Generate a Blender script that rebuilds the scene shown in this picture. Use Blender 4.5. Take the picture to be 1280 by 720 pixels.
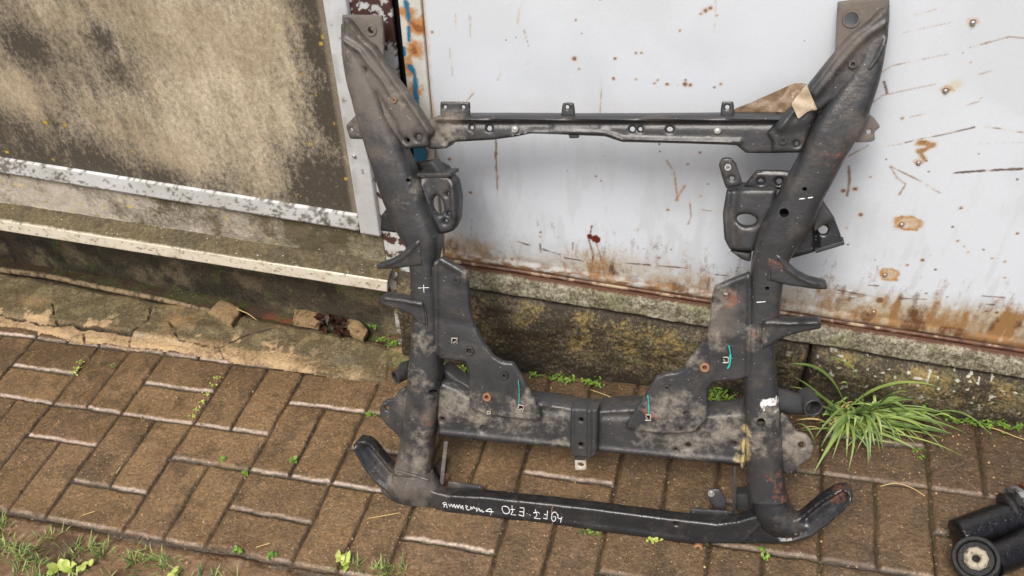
import bpy, bmesh, math, random
import numpy as np
from mathutils import Vector, Matrix
from mathutils.geometry import delaunay_2d_cdt
random.seed(4); RNG = np.random.default_rng(7)
for o in list(bpy.data.objects): bpy.data.objects.remove(o)
SC = bpy.context.scene
COL = SC.collection
# ------------------------------------------------------------------ camera
FPX, PITCH, YAW, ROLL = 1145.4, 43.153, 14.889, -1.151
CAM = np.array([0.0, -1.4135, 1.55])
GS = 0.1073                                    # the yard climbs gently towards +x
def _basis():
    t, y, r = map(math.radians, (PITCH, YAW, ROLL))
    fh = np.array([-math.sin(y), math.cos(y), 0.])
    F = fh*math.cos(t)+np.array([0, 0, -math.sin(t)])
    R = np.array([math.cos(y), math.sin(y), 0.])
    U = np.cross(R, F)
    R, U = R*math.cos(r)+U*math.sin(r), U*math.cos(r)-R*math.sin(r)
    return R, U, F
CR, CU, CF = _basis()
cd = bpy.data.cameras.new('camera'); cam = bpy.data.objects.new('camera', cd); COL.objects.link(cam)
cam.matrix_world = Matrix([[CR[i], CU[i], -CF[i], CAM[i]] for i in range(3)]+[[0, 0, 0, 1]])
cd.sensor_width = 36; cd.lens = FPX/1280*36; cd.clip_end = 500; cd.clip_start = 0.02
SC.camera = cam
# ------------------------------------------------------------------ light
SUN_EL, SUN_AZ = math.radians(58), math.radians(196)      # azimuth from +y clockwise
w = bpy.data.worlds.new('World'); SC.world = w; w.use_nodes = True
nt = w.node_tree; bg = nt.nodes['Background']
sky = nt.nodes.new('ShaderNodeTexSky'); sky.sky_type = 'NISHITA'; sky.sun_disc = False
sky.sun_elevation = SUN_EL; sky.sun_rotation = SUN_AZ; sky.dust_density = 6; sky.air_density = 1.0; sky.ozone_density = 0.6
nt.links.new(sky.outputs[0], bg.inputs[0]); bg.inputs[1].default_value = 0.105
sl = bpy.data.lights.new('sun', 'SUN'); sl.energy = 2.1; sl.angle = math.radians(22); sl.color = (1, .965, .92)
so = bpy.data.objects.new('sun', sl); COL.objects.link(so)
sd = Vector((math.sin(SUN_AZ)*math.cos(SUN_EL), math.cos(SUN_AZ)*math.cos(SUN_EL), math.sin(SUN_EL)))
so.rotation_euler = sd.to_track_quat('Z', 'Y').to_euler(); so.location = (0, -3, 5)
SC.view_settings.view_transform = 'Standard'; SC.view_settings.look = 'None'
SC.view_settings.exposure = 0.40; SC.view_settings.gamma = 1
SC.render.engine = 'CYCLES'; SC.cycles.max_bounces = 6
# ------------------------------------------------------------------ measuring helpers
def ray(px, py): return (px-640)/FPX*CR-(py-360)/FPX*CU+CF
def wal(px, py, y=0.0):
    d = ray(px, py); return CAM+d*(y-CAM[1])/d[1]
def gnd(px, py, h=0.0):
    d = ray(px, py); n = np.array([-GS, 0, 1.]); return CAM+d*((h-n@CAM)/(n@d))
def gz(x): return GS*np.clip(x, -5, 5)
def lin(*c):
    c = np.array(c, float)/255
    return np.where(c <= .04045, c/12.92, ((c+.055)/1.055)**2.4)
# ------------------------------------------------------------------ numpy noise
_T = RNG.random((512, 512))
def vn(x, y, s=0):
    x = x+s*17.13; y = y+s*9.71
    xi = np.floor(x).astype(int); yi = np.floor(y).astype(int); fx = x-xi; fy = y-yi
    fx = fx*fx*(3-2*fx); fy = fy*fy*(3-2*fy)
    a = _T[xi % 512, yi % 512]; b = _T[(xi+1) % 512, yi % 512]; c = _T[xi % 512, (yi+1) % 512]; d = _T[(xi+1) % 512, (yi+1) % 512]
    return a*(1-fx)*(1-fy)+b*fx*(1-fy)+c*(1-fx)*fy+d*fx*fy
def fbm(x, y, f=1., o=5, s=0, g=.5):
    r = 0; a = 1; t = 0
    for i in range(o):
        r = r+a*vn(x*f, y*f, s+i*3); t += a; a *= g; f *= 2.03
    return r/t
def sm(a, b, x):
    t = np.clip((x-a)/(b-a), 0, 1); return t*t*(3-2*t)
def mixc(C, col, m): return C*(1-m[..., None])+np.asarray(col)*m[..., None]
def sdist(X, Y, pts):
    D = np.full(X.shape, 9.)
    for (x0, y0), (x1, y1) in zip(pts[:-1], pts[1:]):
        dx, dy = x1-x0, y1-y0; L = dx*dx+dy*dy+1e-12
        t = np.clip(((X-x0)*dx+(Y-y0)*dy)/L, 0, 1)
        D = np.minimum(D, np.hypot(X-x0-t*dx, Y-y0-t*dy))
    return D
# ------------------------------------------------------------------ object helpers
def tag(o, label=None, cat=None, group=None, kind=None):
    for k, v in (('label', label), ('category', cat), ('group', group), ('kind', kind)):
        if v: o[k] = v
    return o
def empty(name, loc=(0, 0, 0), mat=None):
    o = bpy.data.objects.new(name, None); o.empty_display_size = .05; COL.objects.link(o)
    if mat is not None: o.matrix_world = mat
    else: o.location = loc
    return o
def link(name, me, mat=None, parent=None, smooth=True):
    o = bpy.data.objects.new(name, me); COL.objects.link(o)
    if mat:
        me.materials.clear(); me.materials.append(mat)
    if parent: o.parent = parent
    if smooth is not None:
        me.polygons.foreach_set('use_smooth', [smooth]*len(me.polygons))
    me.update(); return o
def from_bm(name, bm, mat, parent=None, smooth=True, auto=None):
    me = bpy.data.meshes.new(name)
    bmesh.ops.recalc_face_normals(bm, faces=bm.faces)
    bm.to_mesh(me); bm.free(); o = link(name, me, mat, parent, smooth)
    if smooth and auto: me.set_sharp_from_angle(angle=math.radians(auto))
    return o
def recentre(o):
    """move a mesh object's origin to the base of its mesh"""
    me = o.data; n = len(me.vertices); c = np.empty(n*3); me.vertices.foreach_get('co', c); c = c.reshape(-1, 3)
    b = np.array([(c[:, 0].min()+c[:, 0].max())/2, (c[:, 1].min()+c[:, 1].max())/2, c[:, 2].min()])
    me.vertices.foreach_set('co', (c-b).ravel()); o.location = b; me.update(); return o
def grid(name, P, C=None, mat=None, parent=None, keep=None, C2=None, M=None):
    nx, ny = P.shape[:2]
    me = bpy.data.meshes.new(name)
    idx = np.arange(nx*ny).reshape(nx, ny)
    q = np.stack([idx[:-1, :-1], idx[1:, :-1], idx[1:, 1:], idx[:-1, 1:]], -1).reshape(-1, 4)
    V = P.reshape(-1, 3)
    CC = None if C is None else np.concatenate([C.reshape(-1, 3), np.zeros((nx*ny, 1)) if M is None else M.reshape(-1, 1)], 1)
    DD = None if C2 is None else np.concatenate([C2.reshape(-1, 3), np.ones((nx*ny, 1))], 1)
    if keep is not None:
        q = q[keep.reshape(-1)]
        used = np.unique(q); mp = np.zeros(nx*ny, int); mp[used] = np.arange(len(used)); q = mp[q]; V = V[used]
        if CC is not None: CC = CC[used]
        if DD is not None: DD = DD[used]
    me.vertices.add(len(V)); me.vertices.foreach_set('co', V.astype(np.float32).ravel())
    me.loops.add(q.size); me.loops.foreach_set('vertex_index', q.ravel().astype(np.int32))
    me.polygons.add(len(q)); me.polygons.foreach_set('loop_start', np.arange(0, q.size, 4, dtype=np.int32))
    me.polygons.foreach_set('loop_total', np.full(len(q), 4, np.int32))
    me.update(calc_edges=True)
    if CC is not None:
        a = me.color_attributes.new('Col', 'FLOAT_COLOR', 'POINT'); a.data.foreach_set('color', np.clip(CC, 0, 1).astype(np.float32).ravel())
    if DD is not None:
        a = me.color_attributes.new('Col2', 'FLOAT_COLOR', 'POINT'); a.data.foreach_set('color', np.clip(DD, 0, 1).astype(np.float32).ravel())
    return link(name, me, mat, parent, True)
# ------------------------------------------------------------------ materials
def mat_new(name):
    m = bpy.data.materials.new(name); m.use_nodes = True; n = m.node_tree.nodes; return m, n, m.node_tree.links, n['Principled BSDF']
def mth(n, l, op, a, b=None, c=None, clamp=False):
    k = n.new('ShaderNodeMath'); k.operation = op; k.use_clamp = clamp
    for i, v in enumerate((a, b, c)):
        if v is None: continue
        if isinstance(v, (int, float)): k.inputs[i].default_value = v
        else: l.new(v, k.inputs[i])
    return k.outputs[0]
def mixn(n, l, f, a, b, mode='MIX'):
    k = n.new('ShaderNodeMix'); k.data_type = 'RGBA'; k.blend_type = mode
    for s, v in ((k.inputs[0], f), (k.inputs[6], a), (k.inputs[7], b)):
        if isinstance(v, (int, float)): s.default_value = v
        elif isinstance(v, (tuple, list, np.ndarray)): s.default_value = (*[float(q) for q in v], 1)
        else: l.new(v, s)
    return k.outputs[2]
def noise(n, l, vec, sc, det=4, rough=.6):
    k = n.new('ShaderNodeTexNoise'); k.inputs['Scale'].default_value = sc; k.inputs['Detail'].default_value = det; k.inputs['Roughness'].default_value = rough
    if vec is not None: l.new(vec, k.inputs['Vector'])
    return k.outputs['Fac']
def bump(n, l, h, dist, st=1.0):
    k = n.new('ShaderNodeBump'); k.inputs['Distance'].default_value = dist; k.inputs['Strength'].default_value = st
    l.new(h, k.inputs['Height']); return k.outputs[0]
def attr_mat(name, rough=.6, rvar=0, grain=.25, gs=600, bd=.0006, bs=350, speck=None, spec=.5, two=None):
    """surface whose own colour comes from the mesh's painted colour plus fine grain"""
    m, n, l, p = mat_new(name)
    a = n.new('ShaderNodeAttribute'); a.attribute_name = 'Col'
    g = n.new('ShaderNodeNewGeometry'); pos = g.outputs['Position']
    nz = mth(n, l, 'ADD', mth(n, l, 'MULTIPLY', noise(n, l, pos, gs, 3, .75), .5), mth(n, l, 'MULTIPLY', noise(n, l, pos, gs*.38, 5, .75), .5))
    f = mth(n, l, 'MAXIMUM', mth(n, l, 'MULTIPLY_ADD', nz, grain*5.0, 1-grain*2.5), .25)
    c = a.outputs['Color']
    if two:
        a2 = n.new('ShaderNodeAttribute'); a2.attribute_name = 'Col2'
        sc2, amp, gain, strt = two
        mp = n.new('ShaderNodeMapping'); mp.inputs['Scale'].default_value = (1, 1, strt); mp.inputs['Rotation'].default_value = (0, math.radians(-7), 0); l.new(pos, mp.inputs[0])
        q = mth(n, l, 'ADD', mth(n, l, 'MULTIPLY', noise(n, l, mp.outputs[0], sc2, 7, .72), .75), mth(n, l, 'MULTIPLY', noise(n, l, pos, sc2*4, 5, .7), .25))
        q = mth(n, l, 'MULTIPLY_ADD', q, amp, -amp*.5)
        q = mth(n, l, 'ADD', mth(n, l, 'SUBTRACT', a.outputs['Alpha'], .5), q)
        q = mth(n, l, 'MULTIPLY_ADD', q, gain, .5, clamp=True)
        c = mixn(n, l, q, c, a2.outputs['Color'])
    c = mixn(n, l, 1.0, c, f, 'MULTIPLY')
    if speck:
        col, sc, thr = speck
        v = n.new('ShaderNodeTexVoronoi'); v.inputs['Scale'].default_value = sc; l.new(pos, v.inputs['Vector'])
        wn = n.new('ShaderNodeTexWhiteNoise'); l.new(v.outputs['Position'], wn.inputs['Vector'])
        k1 = mth(n, l, 'GREATER_THAN', wn.outputs['Value'], thr)
        dd = mth(n, l, 'ADD', v.outputs['Distance'], mth(n, l, 'MULTIPLY_ADD', noise(n, l, pos, sc*3, 2), .35, -.17))
        sz = mth(n, l, 'MULTIPLY_ADD', mth(n, l, 'FRACT', mth(n, l, 'MULTIPLY', wn.outputs['Value'], 171.7)), .28, .08)
        k2 = mth(n, l, 'LESS_THAN', dd, sz)
        c = mixn(n, l, mth(n, l, 'MULTIPLY', mth(n, l, 'MULTIPLY', k1, k2), .7), c, col)
    l.new(c, p.inputs['Base Color'])
    if rvar:
        r = mth(n, l, 'MULTIPLY_ADD', noise(n, l, pos, 14, 4), rvar*2, rough-rvar, clamp=True); l.new(r, p.inputs['Roughness'])
    else: p.inputs['Roughness'].default_value = rough
    p.inputs['Specular IOR Level'].default_value = spec
    if bd: l.new(bump(n, l, noise(n, l, pos, bs, 4, .65), bd), p.inputs['Normal'])
    return m
def plain(name, col, rough=.5, metal=0, var=.2, sc=60, bd=.0004, col2=None, thr=.55):
    m, n, l, p = mat_new(name)
    g = n.new('ShaderNodeNewGeometry'); pos = g.outputs['Position']
    nz = noise(n, l, pos, sc, 5, .65)
    c = mixn(n, l, 1., col, mth(n, l, 'MULTIPLY_ADD', nz, var*2, 1-var), 'MULTIPLY')
    if col2 is not None:
        k = mth(n, l, 'MULTIPLY_ADD', noise(n, l, pos, sc*.6, 6, .7), 9, -9*thr, clamp=True)
        c = mixn(n, l, k, c, col2)
    l.new(c, p.inputs['Base Color']); p.inputs['Roughness'].default_value = rough; p.inputs['Metallic'].default_value = metal
    if name == 'wet_black_paint': p.inputs['Specular IOR Level'].default_value = .4
    if bd: l.new(bump(n, l, noise(n, l, pos, sc*5, 4), bd), p.inputs['Normal'])
    return m
M_pave = attr_mat('wet_brown_pavers', .42, .26, .55, 420, .0030, 190, (lin(178, 154, 120), 210, .84), two=(130, 2.4, 2.2, 1))
M_soil = attr_mat('damp_soil', .55, .15, .4, 300, .002, 160, (lin(170, 145, 110), 150, .93))
M_slab = attr_mat('old_concrete_slab', .75, .1, .55, 380, .0030, 170, (lin(195, 182, 155), 260, .9), two=(110, 1.9, 2.4, 1))
M_panel = attr_mat('weathered_cement_panel', .85, 0, .42, 620, .0005, 400, two=(120, 2.1, 1.25, .7))
M_render = attr_mat('lichened_render', .85, 0, .42, 500, .0010, 300, (lin(205, 205, 190), 190, .95), two=(110, 1.9, 2.0, 1))
M_door = attr_mat('white_painted_sheet', .38, .06, .05, 300, .00015, 160, (lin(120, 92, 66), 110, .982), two=(85, 1.8, 2.4, .5))
M_plinth = attr_mat('lichened_concrete', .7, .1, .55, 420, .0016, 260, (lin(170, 160, 125), 300, .92), two=(150, 2.2, 2.6, 1))
M_peel = attr_mat('peeling_paint', .55, 0, .12, 300, .0004, 250)
M_screw = plain('galvanised_screw', (.5, .5, .5), .4, .8)
M_washer = plain('pale_zinc', (.55, .55, .52), .35, .7)
M_bluegrey = plain('blue_plastic', lin(20, 95, 160), .45)
M_nut = plain('rusty_nut', lin(150, 110, 75), .6, 0, .4, 200, .0006, lin(90, 50, 30))
M_stone = plain('sandy_stone', lin(152, 128, 92), .85, 0, .5, 130, .0035, lin(76, 66, 48), .53)
M_straw = plain('straw', lin(190, 165, 110), .7)
M_tape = plain('brown_tape', lin(118, 98, 76), .35, 0, .35, 60, .0012, lin(170, 150, 118), .6)
M_tape2 = plain('pale_tape', lin(168, 152, 128), .35, 0, .25, 70, .001, lin(140, 122, 95), .62)
M_leafm = plain('dead_leaf', lin(64, 38, 28), .3, 0, .5, 120, .0008, lin(26, 16, 16), .48)
def leafmat(name, c1, c2, rough=.45):
    m, n, l, p = mat_new(name)
    g = n.new('ShaderNodeNewGeometry'); nz = noise(n, l, g.outputs['Position'], 40, 3)
    r = n.new('ShaderNodeObjectInfo')
    f = mth(n, l, 'ADD', mth(n, l, 'MULTIPLY', nz, .7), mth(n, l, 'MULTIPLY', g.outputs['Random Per Island'], .75)); f = mth(n, l, 'SUBTRACT', f, .2, clamp=True)
    l.new(mixn(n, l, f, c1, c2), p.inputs['Base Color']); p.inputs['Roughness'].default_value = rough
    p.inputs['Transmission Weight'].default_value = 0; p.inputs['Subsurface Weight'].default_value = 0
    return m
M_grass = leafmat('grass_blades', lin(40, 78, 34), lin(150, 170, 90))
M_weed = leafmat('weed_leaves', lin(50, 90, 30), lin(130, 160, 60))
M_lime = leafmat('pale_leaves', lin(140, 165, 60), lin(185, 190, 110))
# =================================================================== THE GROUND
SX, OX, OY, GA = .0981, -1.455, -.307, math.radians(-.76)
def uv_of(x, y):
    c, s = math.cos(GA), math.sin(GA); dx, dy = x-OX, y-OY
    return (dx*c+dy*s)/SX, (-dx*s+dy*c)/SX
xs = np.concatenate([np.arange(-6, -2.2, .02), np.arange(-2.2, 1.05, .0024), np.arange(1.05, 4, .02)])
ys = np.concatenate([np.arange(-.92, .16, .0024)])
X, Y = np.meshgrid(xs, ys, indexing='ij')
U, V = uv_of(X, Y)
wx = (fbm(X, Y, 30, 3, 1)-.5)*.05; wy = (fbm(X, Y, 30, 3, 5)-.5)*.05
U = U+wx; V = V+wy
k = np.floor(U/2).astype(int)
# laying pattern: pairs lengthwise / pairs crosswise, neighbouring columns shifted
shift = np.where(k <= 2, np.where(k % 2 == 0, 0, -2), np.where(k % 2 == 1, -1, 1))
shift = np.where((k <= 2) & (k % 2 == 0) & (V < 0), -3, shift)
vv = V-shift; base = np.floor(vv/4)*4; r = vv-base               # 0..2 crosswise pair, 2..4 lengthwise
uu = U-2*k
isV = r < 2
du = np.where(isV, np.minimum(uu % 1, 1-uu % 1), np.minimum(uu, 2-uu))*SX
rv = np.where(isV, r, (r-2) % 1); hv = np.where(isV, 2, 1)
dlow = rv*SX; dhigh = (hv-rv)*SX                                  # near edge / far edge
idu = np.where(isV, 2*k+np.floor(uu), 2*k); idv = np.where(isV, base+shift, base+shift+2+np.floor(r-2))
h1 = np.modf(np.abs(np.sin(idu*12.9898+idv*78.233)*43758.5453))[0]; h2 = np.modf(h1*917.13)[0]; h3 = np.modf(h1*3931.7)[0]
n1 = fbm(X, Y, 9, 4, 2); n2 = fbm(X, Y, 60, 4, 8); n3 = fbm(X, Y, 200, 3, 11)
ch = .0052+.003*(n2-.5)
def prof(d, wd): return np.clip((d-.0022-.002*(n2-.4))/wd, 0, 1)**.7
hgt = np.minimum(np.minimum(prof(du, ch), prof(dhigh, ch*.8)), prof(dlow, ch*1.15))
Z = -.0052*(1-hgt)+(h1-.5)*.003+(uu-1)*(h2-.5)*.002+(n2-.5)*.0022+(n3-.5)*.0012+(n1-.5)*.006
Z -= .002*sm(.2, 0, hgt)*n1
soil = sm(-2.96, -3.12, V+(n1-.5)*.25)
C = np.zeros(X.shape+(3,))+lin(112, 90, 62)
C *= (.76+.44*h3)[..., None]
C = mixc(C, lin(84, 66, 50), sm(.45, .75, n1)*.55)
# darker paving near the building and to the right
tone = sm(-.9, .6, X)*.55+sm(-.30, -.08, Y)*.35
C = mixc(C, lin(62, 48, 35), np.clip(tone*(.6+.8*n2), 0, .85))
C = mixc(C, lin(140, 108, 70), sm(.55, .8, n2)*.35*(1-tone))
C = mixc(C, lin(88, 70, 49), sm(.75, .15, hgt)*.6)
C = mixc(C, lin(128, 104, 76), sm(.5, .66, fbm(X, Y, 17, 5, 24))*.35*(1-sm(-.9, .6, X)*.6)); C = mixc(C, lin(60, 50, 36), sm(.54, .7, fbm(X, Y, 26, 5, 26))*.45)
joint = sm(.30, 0, hgt)
C = mixc(C, lin(54, 43, 30), joint*(.55+.42*sm(.35, .6, fbm(X, Y, 40, 3, 23))))
C = mixc(C, lin(66, 66, 32), joint*sm(.56, .7, fbm(X, Y, 14, 3, 21))*.55)
# chalky bloom on each paver's front arris
bl = sm(.0018, .004, dlow+(n2-.5)*.003)*sm(.0098, .0055, dlow+(n2-.5)*.008+(n3-.5)*.004)*sm(.003, .008, du)
bl *= np.clip(1.0-sm(-.45, .15, X)*.68, 0, 1)*(.35+1.1*n3)*sm(.25, .5, fbm(X, Y, 12, 4, 31)+.10)*(.45+.55*(h2 > .3))
C = mixc(C, lin(176, 160, 146), np.clip(bl*1.15, 0, .95))
# muddy film creeping over the lower pavers
mud = sm(-2.2, -3.1, V+(n1-.5)*1.2)*.5
C = mixc(C, lin(100, 76, 48), mud)
Zs = Z+0
# soil beyond the edge
ns = fbm(X, Y, 22, 5, 41); nb = fbm(X, Y, 5, 3, 45)
Cs = np.zeros_like(C)+lin(112, 88, 66)
Cs = mixc(Cs, lin(72, 56, 36), sm(.4, .65, ns)); Cs = mixc(Cs, lin(150, 124, 94), sm(.62, .45, nb)*.35)
Cs = mixc(Cs, lin(106, 80, 56), sm(-3.6, -3.05, V)*.5)
Zsoil = -.004+.02*(ns-.5)+.02*(nb-.5)
edge_dark = sm(.12, 0, np.abs(V+3.03+(n1-.5)*.25))
C = C*(1-soil[..., None])+Cs*soil[..., None]; C = mixc(C, lin(45, 36, 22), edge_dark*.75)
Z = Z*(1-soil)+Zsoil*soil-edge_dark*.006
P = np.stack([X, Y, Z+gz(X)], -1)
Vc = V[:-1, :-1]
Mp = .46+.3*(n1-.5)-.35*sm(.3, .0, hgt)
C1 = C*.74
tag(grid('paving', P, C1, M_pave, keep=(Vc >= -3.25) & ~((X[:-1, :-1] < -.69) & (V[:-1, :-1] > 2.35)), C2=C*1.32+lin(120, 100, 70)*.05, M=Mp), kind='structure')
keep = (Vc < -3.25)
tag(grid('soil', P, C, M_soil, keep=keep), kind='structure')
# the wide yard, reaching the horizon, a few centimetres lower
gx = np.array([-150, -40, -12, -6, -5, -3, -1, 0, 1, 3, 5, 8, 30, 150.]); gy = np.array([-150, -30, -8, -3, -1.6, -.915, -.5, .3, 1, 6, 30, 150.])
GX, GY = np.meshgrid(gx, gy, indexing='ij')
GZ = gz(GX)-np.where((GY > -.93), .05, .012)
tag(grid('ground', np.stack([GX, GY, GZ], -1), np.zeros(GX.shape+(3,))+lin(96, 84, 58), M_soil), kind='structure')
# =================================================================== BUILDING, LEFT: CEMENT PANEL WALL
def wx_(px, py, y=0): return wal(px, py, y)[[0, 2]]
def wallgrid(name, x0, x1, z0, z1, yf, colf, mat, parent, res=.003, xl=None):
    """a wall facing -y painted by colf; yf(X,Z)->y"""
    xs = np.linspace(x0, x1, max(3, int((x1-x0)/res))) if xl is None else xl
    zs = np.linspace(z0, z1, max(3, int((z1-z0)/res)))
    X, Z = np.meshgrid(xs, zs, indexing='ij')
    Yv = yf(X, Z); C = colf(X, Z); C2 = M = None
    if isinstance(C, tuple): C, C2, M = C
    def pad(A):
        if A is None: return None
        A = np.concatenate([A[:1], A, A[-1:]], 0); return np.concatenate([A[:, :1], A, A[:, -1:]], 1)
    # return the edges backwards so the piece is solid from the side
    P = np.stack([X, Yv, Z], -1)
    b = P.copy()
    P = np.concatenate([b[:1]*[1, 0, 1]+[0, .06, 0], P, b[-1:]*[1, 0, 1]+[0, .06, 0]], 0)
    e0 = P[:, :1]*[1, 0, 1]+[0, .06, 0]; e1 = P[:, -1:]*[1, 0, 1]+[0, .06, 0]
    P = np.concatenate([e0, P, e1], 1)
    return grid(name, P, pad(C), mat, parent, None, pad(C2), pad(M))
def blobs(X, Z, lst, y=0):
    r = np.zeros(X.shape)
    for (px, py, rx) in lst:
        c = wx_(px, py, y); rr = rx*.0015
        r = np.maximum(r, np.clip(1.15-np.hypot(X-c[0], Z-c[1])/rr, 0, 1))
    return r
def panel_col(X, Z):
    q = X+.12*Z
    n = fbm(X, Z, 7, 5, 3); st = fbm(q*6, Z*1.3, 9, 4, 9); f = fbm(X, Z, 90, 4, 12); f2 = fbm(q*3, Z, 55, 3, 14)
    L = .42+.5*(n-.5)+.7*(st-.5)
    L += .50*blobs(X, Z, [(270, 110, 190), (330, 40, 120), (210, 30, 90), (60, 8, 70), (100, 30, 60), (20, 118, 50), (230, 190, 80), (330, 230, 60)])
    L -= .58*blobs(X, Z, [(40, 185, 95), (120, 215, 70), (0, 160, 60), (410, 250, 90), (420, 150, 60), (400, 60, 45), (36, 60, 40), (125, 50, 34), (150, 90, 30), (390, 210, 60), (200, 225, 45), (395, 10, 36)])
    L -= .38*sm(-.84, -.73, X); L -= .30*sm(.42, .33, Z+.05*(n-.5)); L -= .25*sm(-1.0, -1.3, X)*sm(.5, .7, Z)
    L += (f-.5)*.25+(f2-.5)*.2
    C = np.zeros(X.shape+(3,))+lin(70, 64, 54); C2 = np.zeros(X.shape+(3,))+lin(200, 188, 164)
    C2 = mixc(C2, lin(164, 150, 126), sm(.4, .65, n)*.7)
    C = mixc(C, lin(112, 96, 70), sm(.4, .8, L)*.8)
    C = mixc(C, lin(140, 130, 112), sm(-.732, -.722, X)*.6)
    M = np.clip(.16+.12*(fbm(X, Z, 40, 3, 17)-.3)+L*.60-.03, 0, 1)
    ly = np.zeros(X.shape)
    for (px, py, rr) in [(56, 153, 5), (81, 157, 4), (165, 190, 4), (387, 180, 4), (8, 190, 4), (66, 200, 3), (184, 211, 3), (388, 34, 3), (401, 55, 3), (372, 63, 2), (403, 47, 2), (418, 155, 3), (378, 92, 3), (432, 224, 3), (372, 244, 3), (375, 246, 2), (420, 190, 2), (395, 120, 2)]:
        c = wx_(px, py); d = np.hypot(X-c[0], Z-c[1])+(f-.5)*.006; ly = np.maximum(ly, sm(rr*.0013, rr*.0007, d))
    C = mixc(C, lin(190, 160, 60), ly*.85); M = M*(1-ly)
    c = wx_(262, 235); d = sdist(X, Z, [wx_(262, 222), wx_(265, 235), wx_(258, 232)])+(f-.5)*.004
    return C, C2, M
GW = empty('cement_panel_wall', (-1.5, 0, -.2))
def flat(v): return lambda X, Z: np.zeros(X.shape)+v
def par(o, root):
    o.parent = root; o.matrix_parent_inverse = Matrix.Translation(-root.location); return o
XA = -6.0
fine = np.arange(-2.0, -.7, .0035)
def xl(a, b, c=-.66, r=.0035): return np.concatenate([np.arange(a, -2.1, .04), np.arange(-2.1, b, r), [b]])
par(wallgrid('cement_panel', 0, 0, .30, 1.35, lambda X, Z: 0*X+.002*fbm(X, Z, 6, 3), panel_col, M_panel, None, .0035, xl(XA, -.709)), GW)
par(wallgrid('cement_panel', XA, -.709, 1.353, 2.5, flat(.001), panel_col, M_panel, None, .03), GW)
# steel trims
def trimpoly(name, pts, y0, y1, mat, parent=None, colf=None, res=.004):
    """four wall corners (x,z): left-bottom, right-bottom, right-top, left-top -> bevelled strip painted by colf"""
    p = [np.array(q, float) for q in pts]
    nu = max(4, int(np.linalg.norm(p[1]-p[0])/res)); nv = max(4, int(np.linalg.norm(p[3]-p[0])/res))
    u = np.linspace(0, 1, nu)[:, None, None]; v = np.linspace(0, 1, nv)[None, :, None]
    XZ = (p[0]*(1-u)+p[1]*u)*(1-v)+(p[3]*(1-u)+p[2]*u)*v
    Xs, Zs_ = XZ[..., 0], XZ[..., 1]
    C = colf(Xs, Zs_)
    Yf = np.full(Xs.shape, y0); Yf += .0015*(fbm(Xs, Zs_, 25, 2, 3)-.5)
    P = np.stack([Xs, Yf, Zs_], -1)
    def back(q): r = q.copy(); r[..., 1] = y1; return r
    P = np.concatenate([back(P[:1]), P, back(P[-1:])], 0); C = np.concatenate([C[:1], C, C[-1:]], 0)
    P = np.concatenate([back(P[:, :1]), P, back(P[:, -1:])], 1); C = np.concatenate([C[:, :1], C, C[:, -1:]], 1)
    return grid(name, P, C, mat, parent)
def white_steel(bias=.0, stain=lin(92, 86, 74), base=lin(200, 203, 203)):
    def f(X, Z):
        C = np.zeros(X.shape+(3,))+base
        C = mixc(C, lin(168, 168, 162), sm(.4, .7, fbm(X, Z, 12, 4, 4))*.5)
        m = sm(.66-bias, .74-bias, fbm(X, Z*1.2, 60, 5, 6, .7))
        C = mixc(C, stain, m*.85)
        return C
    return f
a0 = wx_(0, 217, -.01); a1 = wx_(448, 290, -.01); a2 = wx_(448, 271, -.01); a3 = wx_(0, 200, -.01)
sl_ = (a1-a0)/(a1[0]-a0[0])*(XA-a0[0])
def trimcol(X, Z):
    C = white_steel(.06)(X, Z)
    m = sm(.52, .64, fbm(X, Z, 90, 4, 7, .65)+.13*sm(-.95, -.75, X)+.12*sm(-1.45, -1.6, X)-.10)
    return mixc(C, lin(80, 72, 58), m*.8)
par(trimpoly('bottom_trim', [a0+sl_, a1, a2, a3+sl_], -.007, .0005, M_peel, None, trimcol), GW)
b0 = wx_(450, 290, -.014); b1 = wx_(475, 294, -.014)
par(trimpoly('corner_trim', [(b0[0]+.001, b0[1]-.004), (b1[0], b1[1]-.004), (b1[0]+.006, 2.5), (b0[0]+.008, 2.5)], -.014, .02, M_peel, None,
     lambda X, Z: mixc(white_steel(-.05, base=lin(196, 200, 203))(X, Z), lin(120, 118, 100), sm(.012, 0, np.abs(X-b0[0]-.006))*.35*sm(.45, .6, fbm(X, Z, 30, 3)))), GW)
# rendered strip, mossy ledge, under it the dark base
zl0, zl1 = .135, .30
def strip_y(X, Z): return .004-.020*sm(.19, .135, Z)+.006*(fbm(X, Z, 30, 3, 4)-.5)
def strip_col(X, Z):
    n = fbm(X, Z, 10, 5, 51); f = fbm(X, Z, 110, 4, 53); s = fbm(X*2.5, Z*.8, 14, 4, 55)
    C = np.zeros(X.shape+(3,))+lin(100, 90, 70); C2 = np.zeros(X.shape+(3,))+lin(178, 170, 156)
    C = mixc(C, lin(80, 74, 50), sm(.48, .62, fbm(X, Z, 26, 4, 59)+.10*sm(-1.0, -.75, X))*.8)
    C2 = mixc(C2, lin(142, 134, 106), sm(-1.1, -.75, X)*.75)
    M = .50+1.1*(n-.5)+.6*(s-.5)+.14*sm(-1.2, -1.6, X)-.08*sm(-1.0, -.8, X)
    led = sm(.172, .150, Z+(f-.5)*.03)
    C = mixc(C, lin(70, 62, 40), led*.9); C2 = mixc(C2, lin(148, 140, 108), led*.8); M = M-.10*led; C = mixc(C, lin(60, 52, 34), led*sm(.45, .6, fbm(X, Z, 60, 4, 58))*.6)
    y_ = sm(.87, .90, vn(X*90, Z*70, 9))*sm(.5, .62, n); C2 = mixc(C2, lin(196, 172, 70), y_); M = np.maximum(M, y_*.9)
    return C, C2, np.clip(M, 0, 1)
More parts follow.
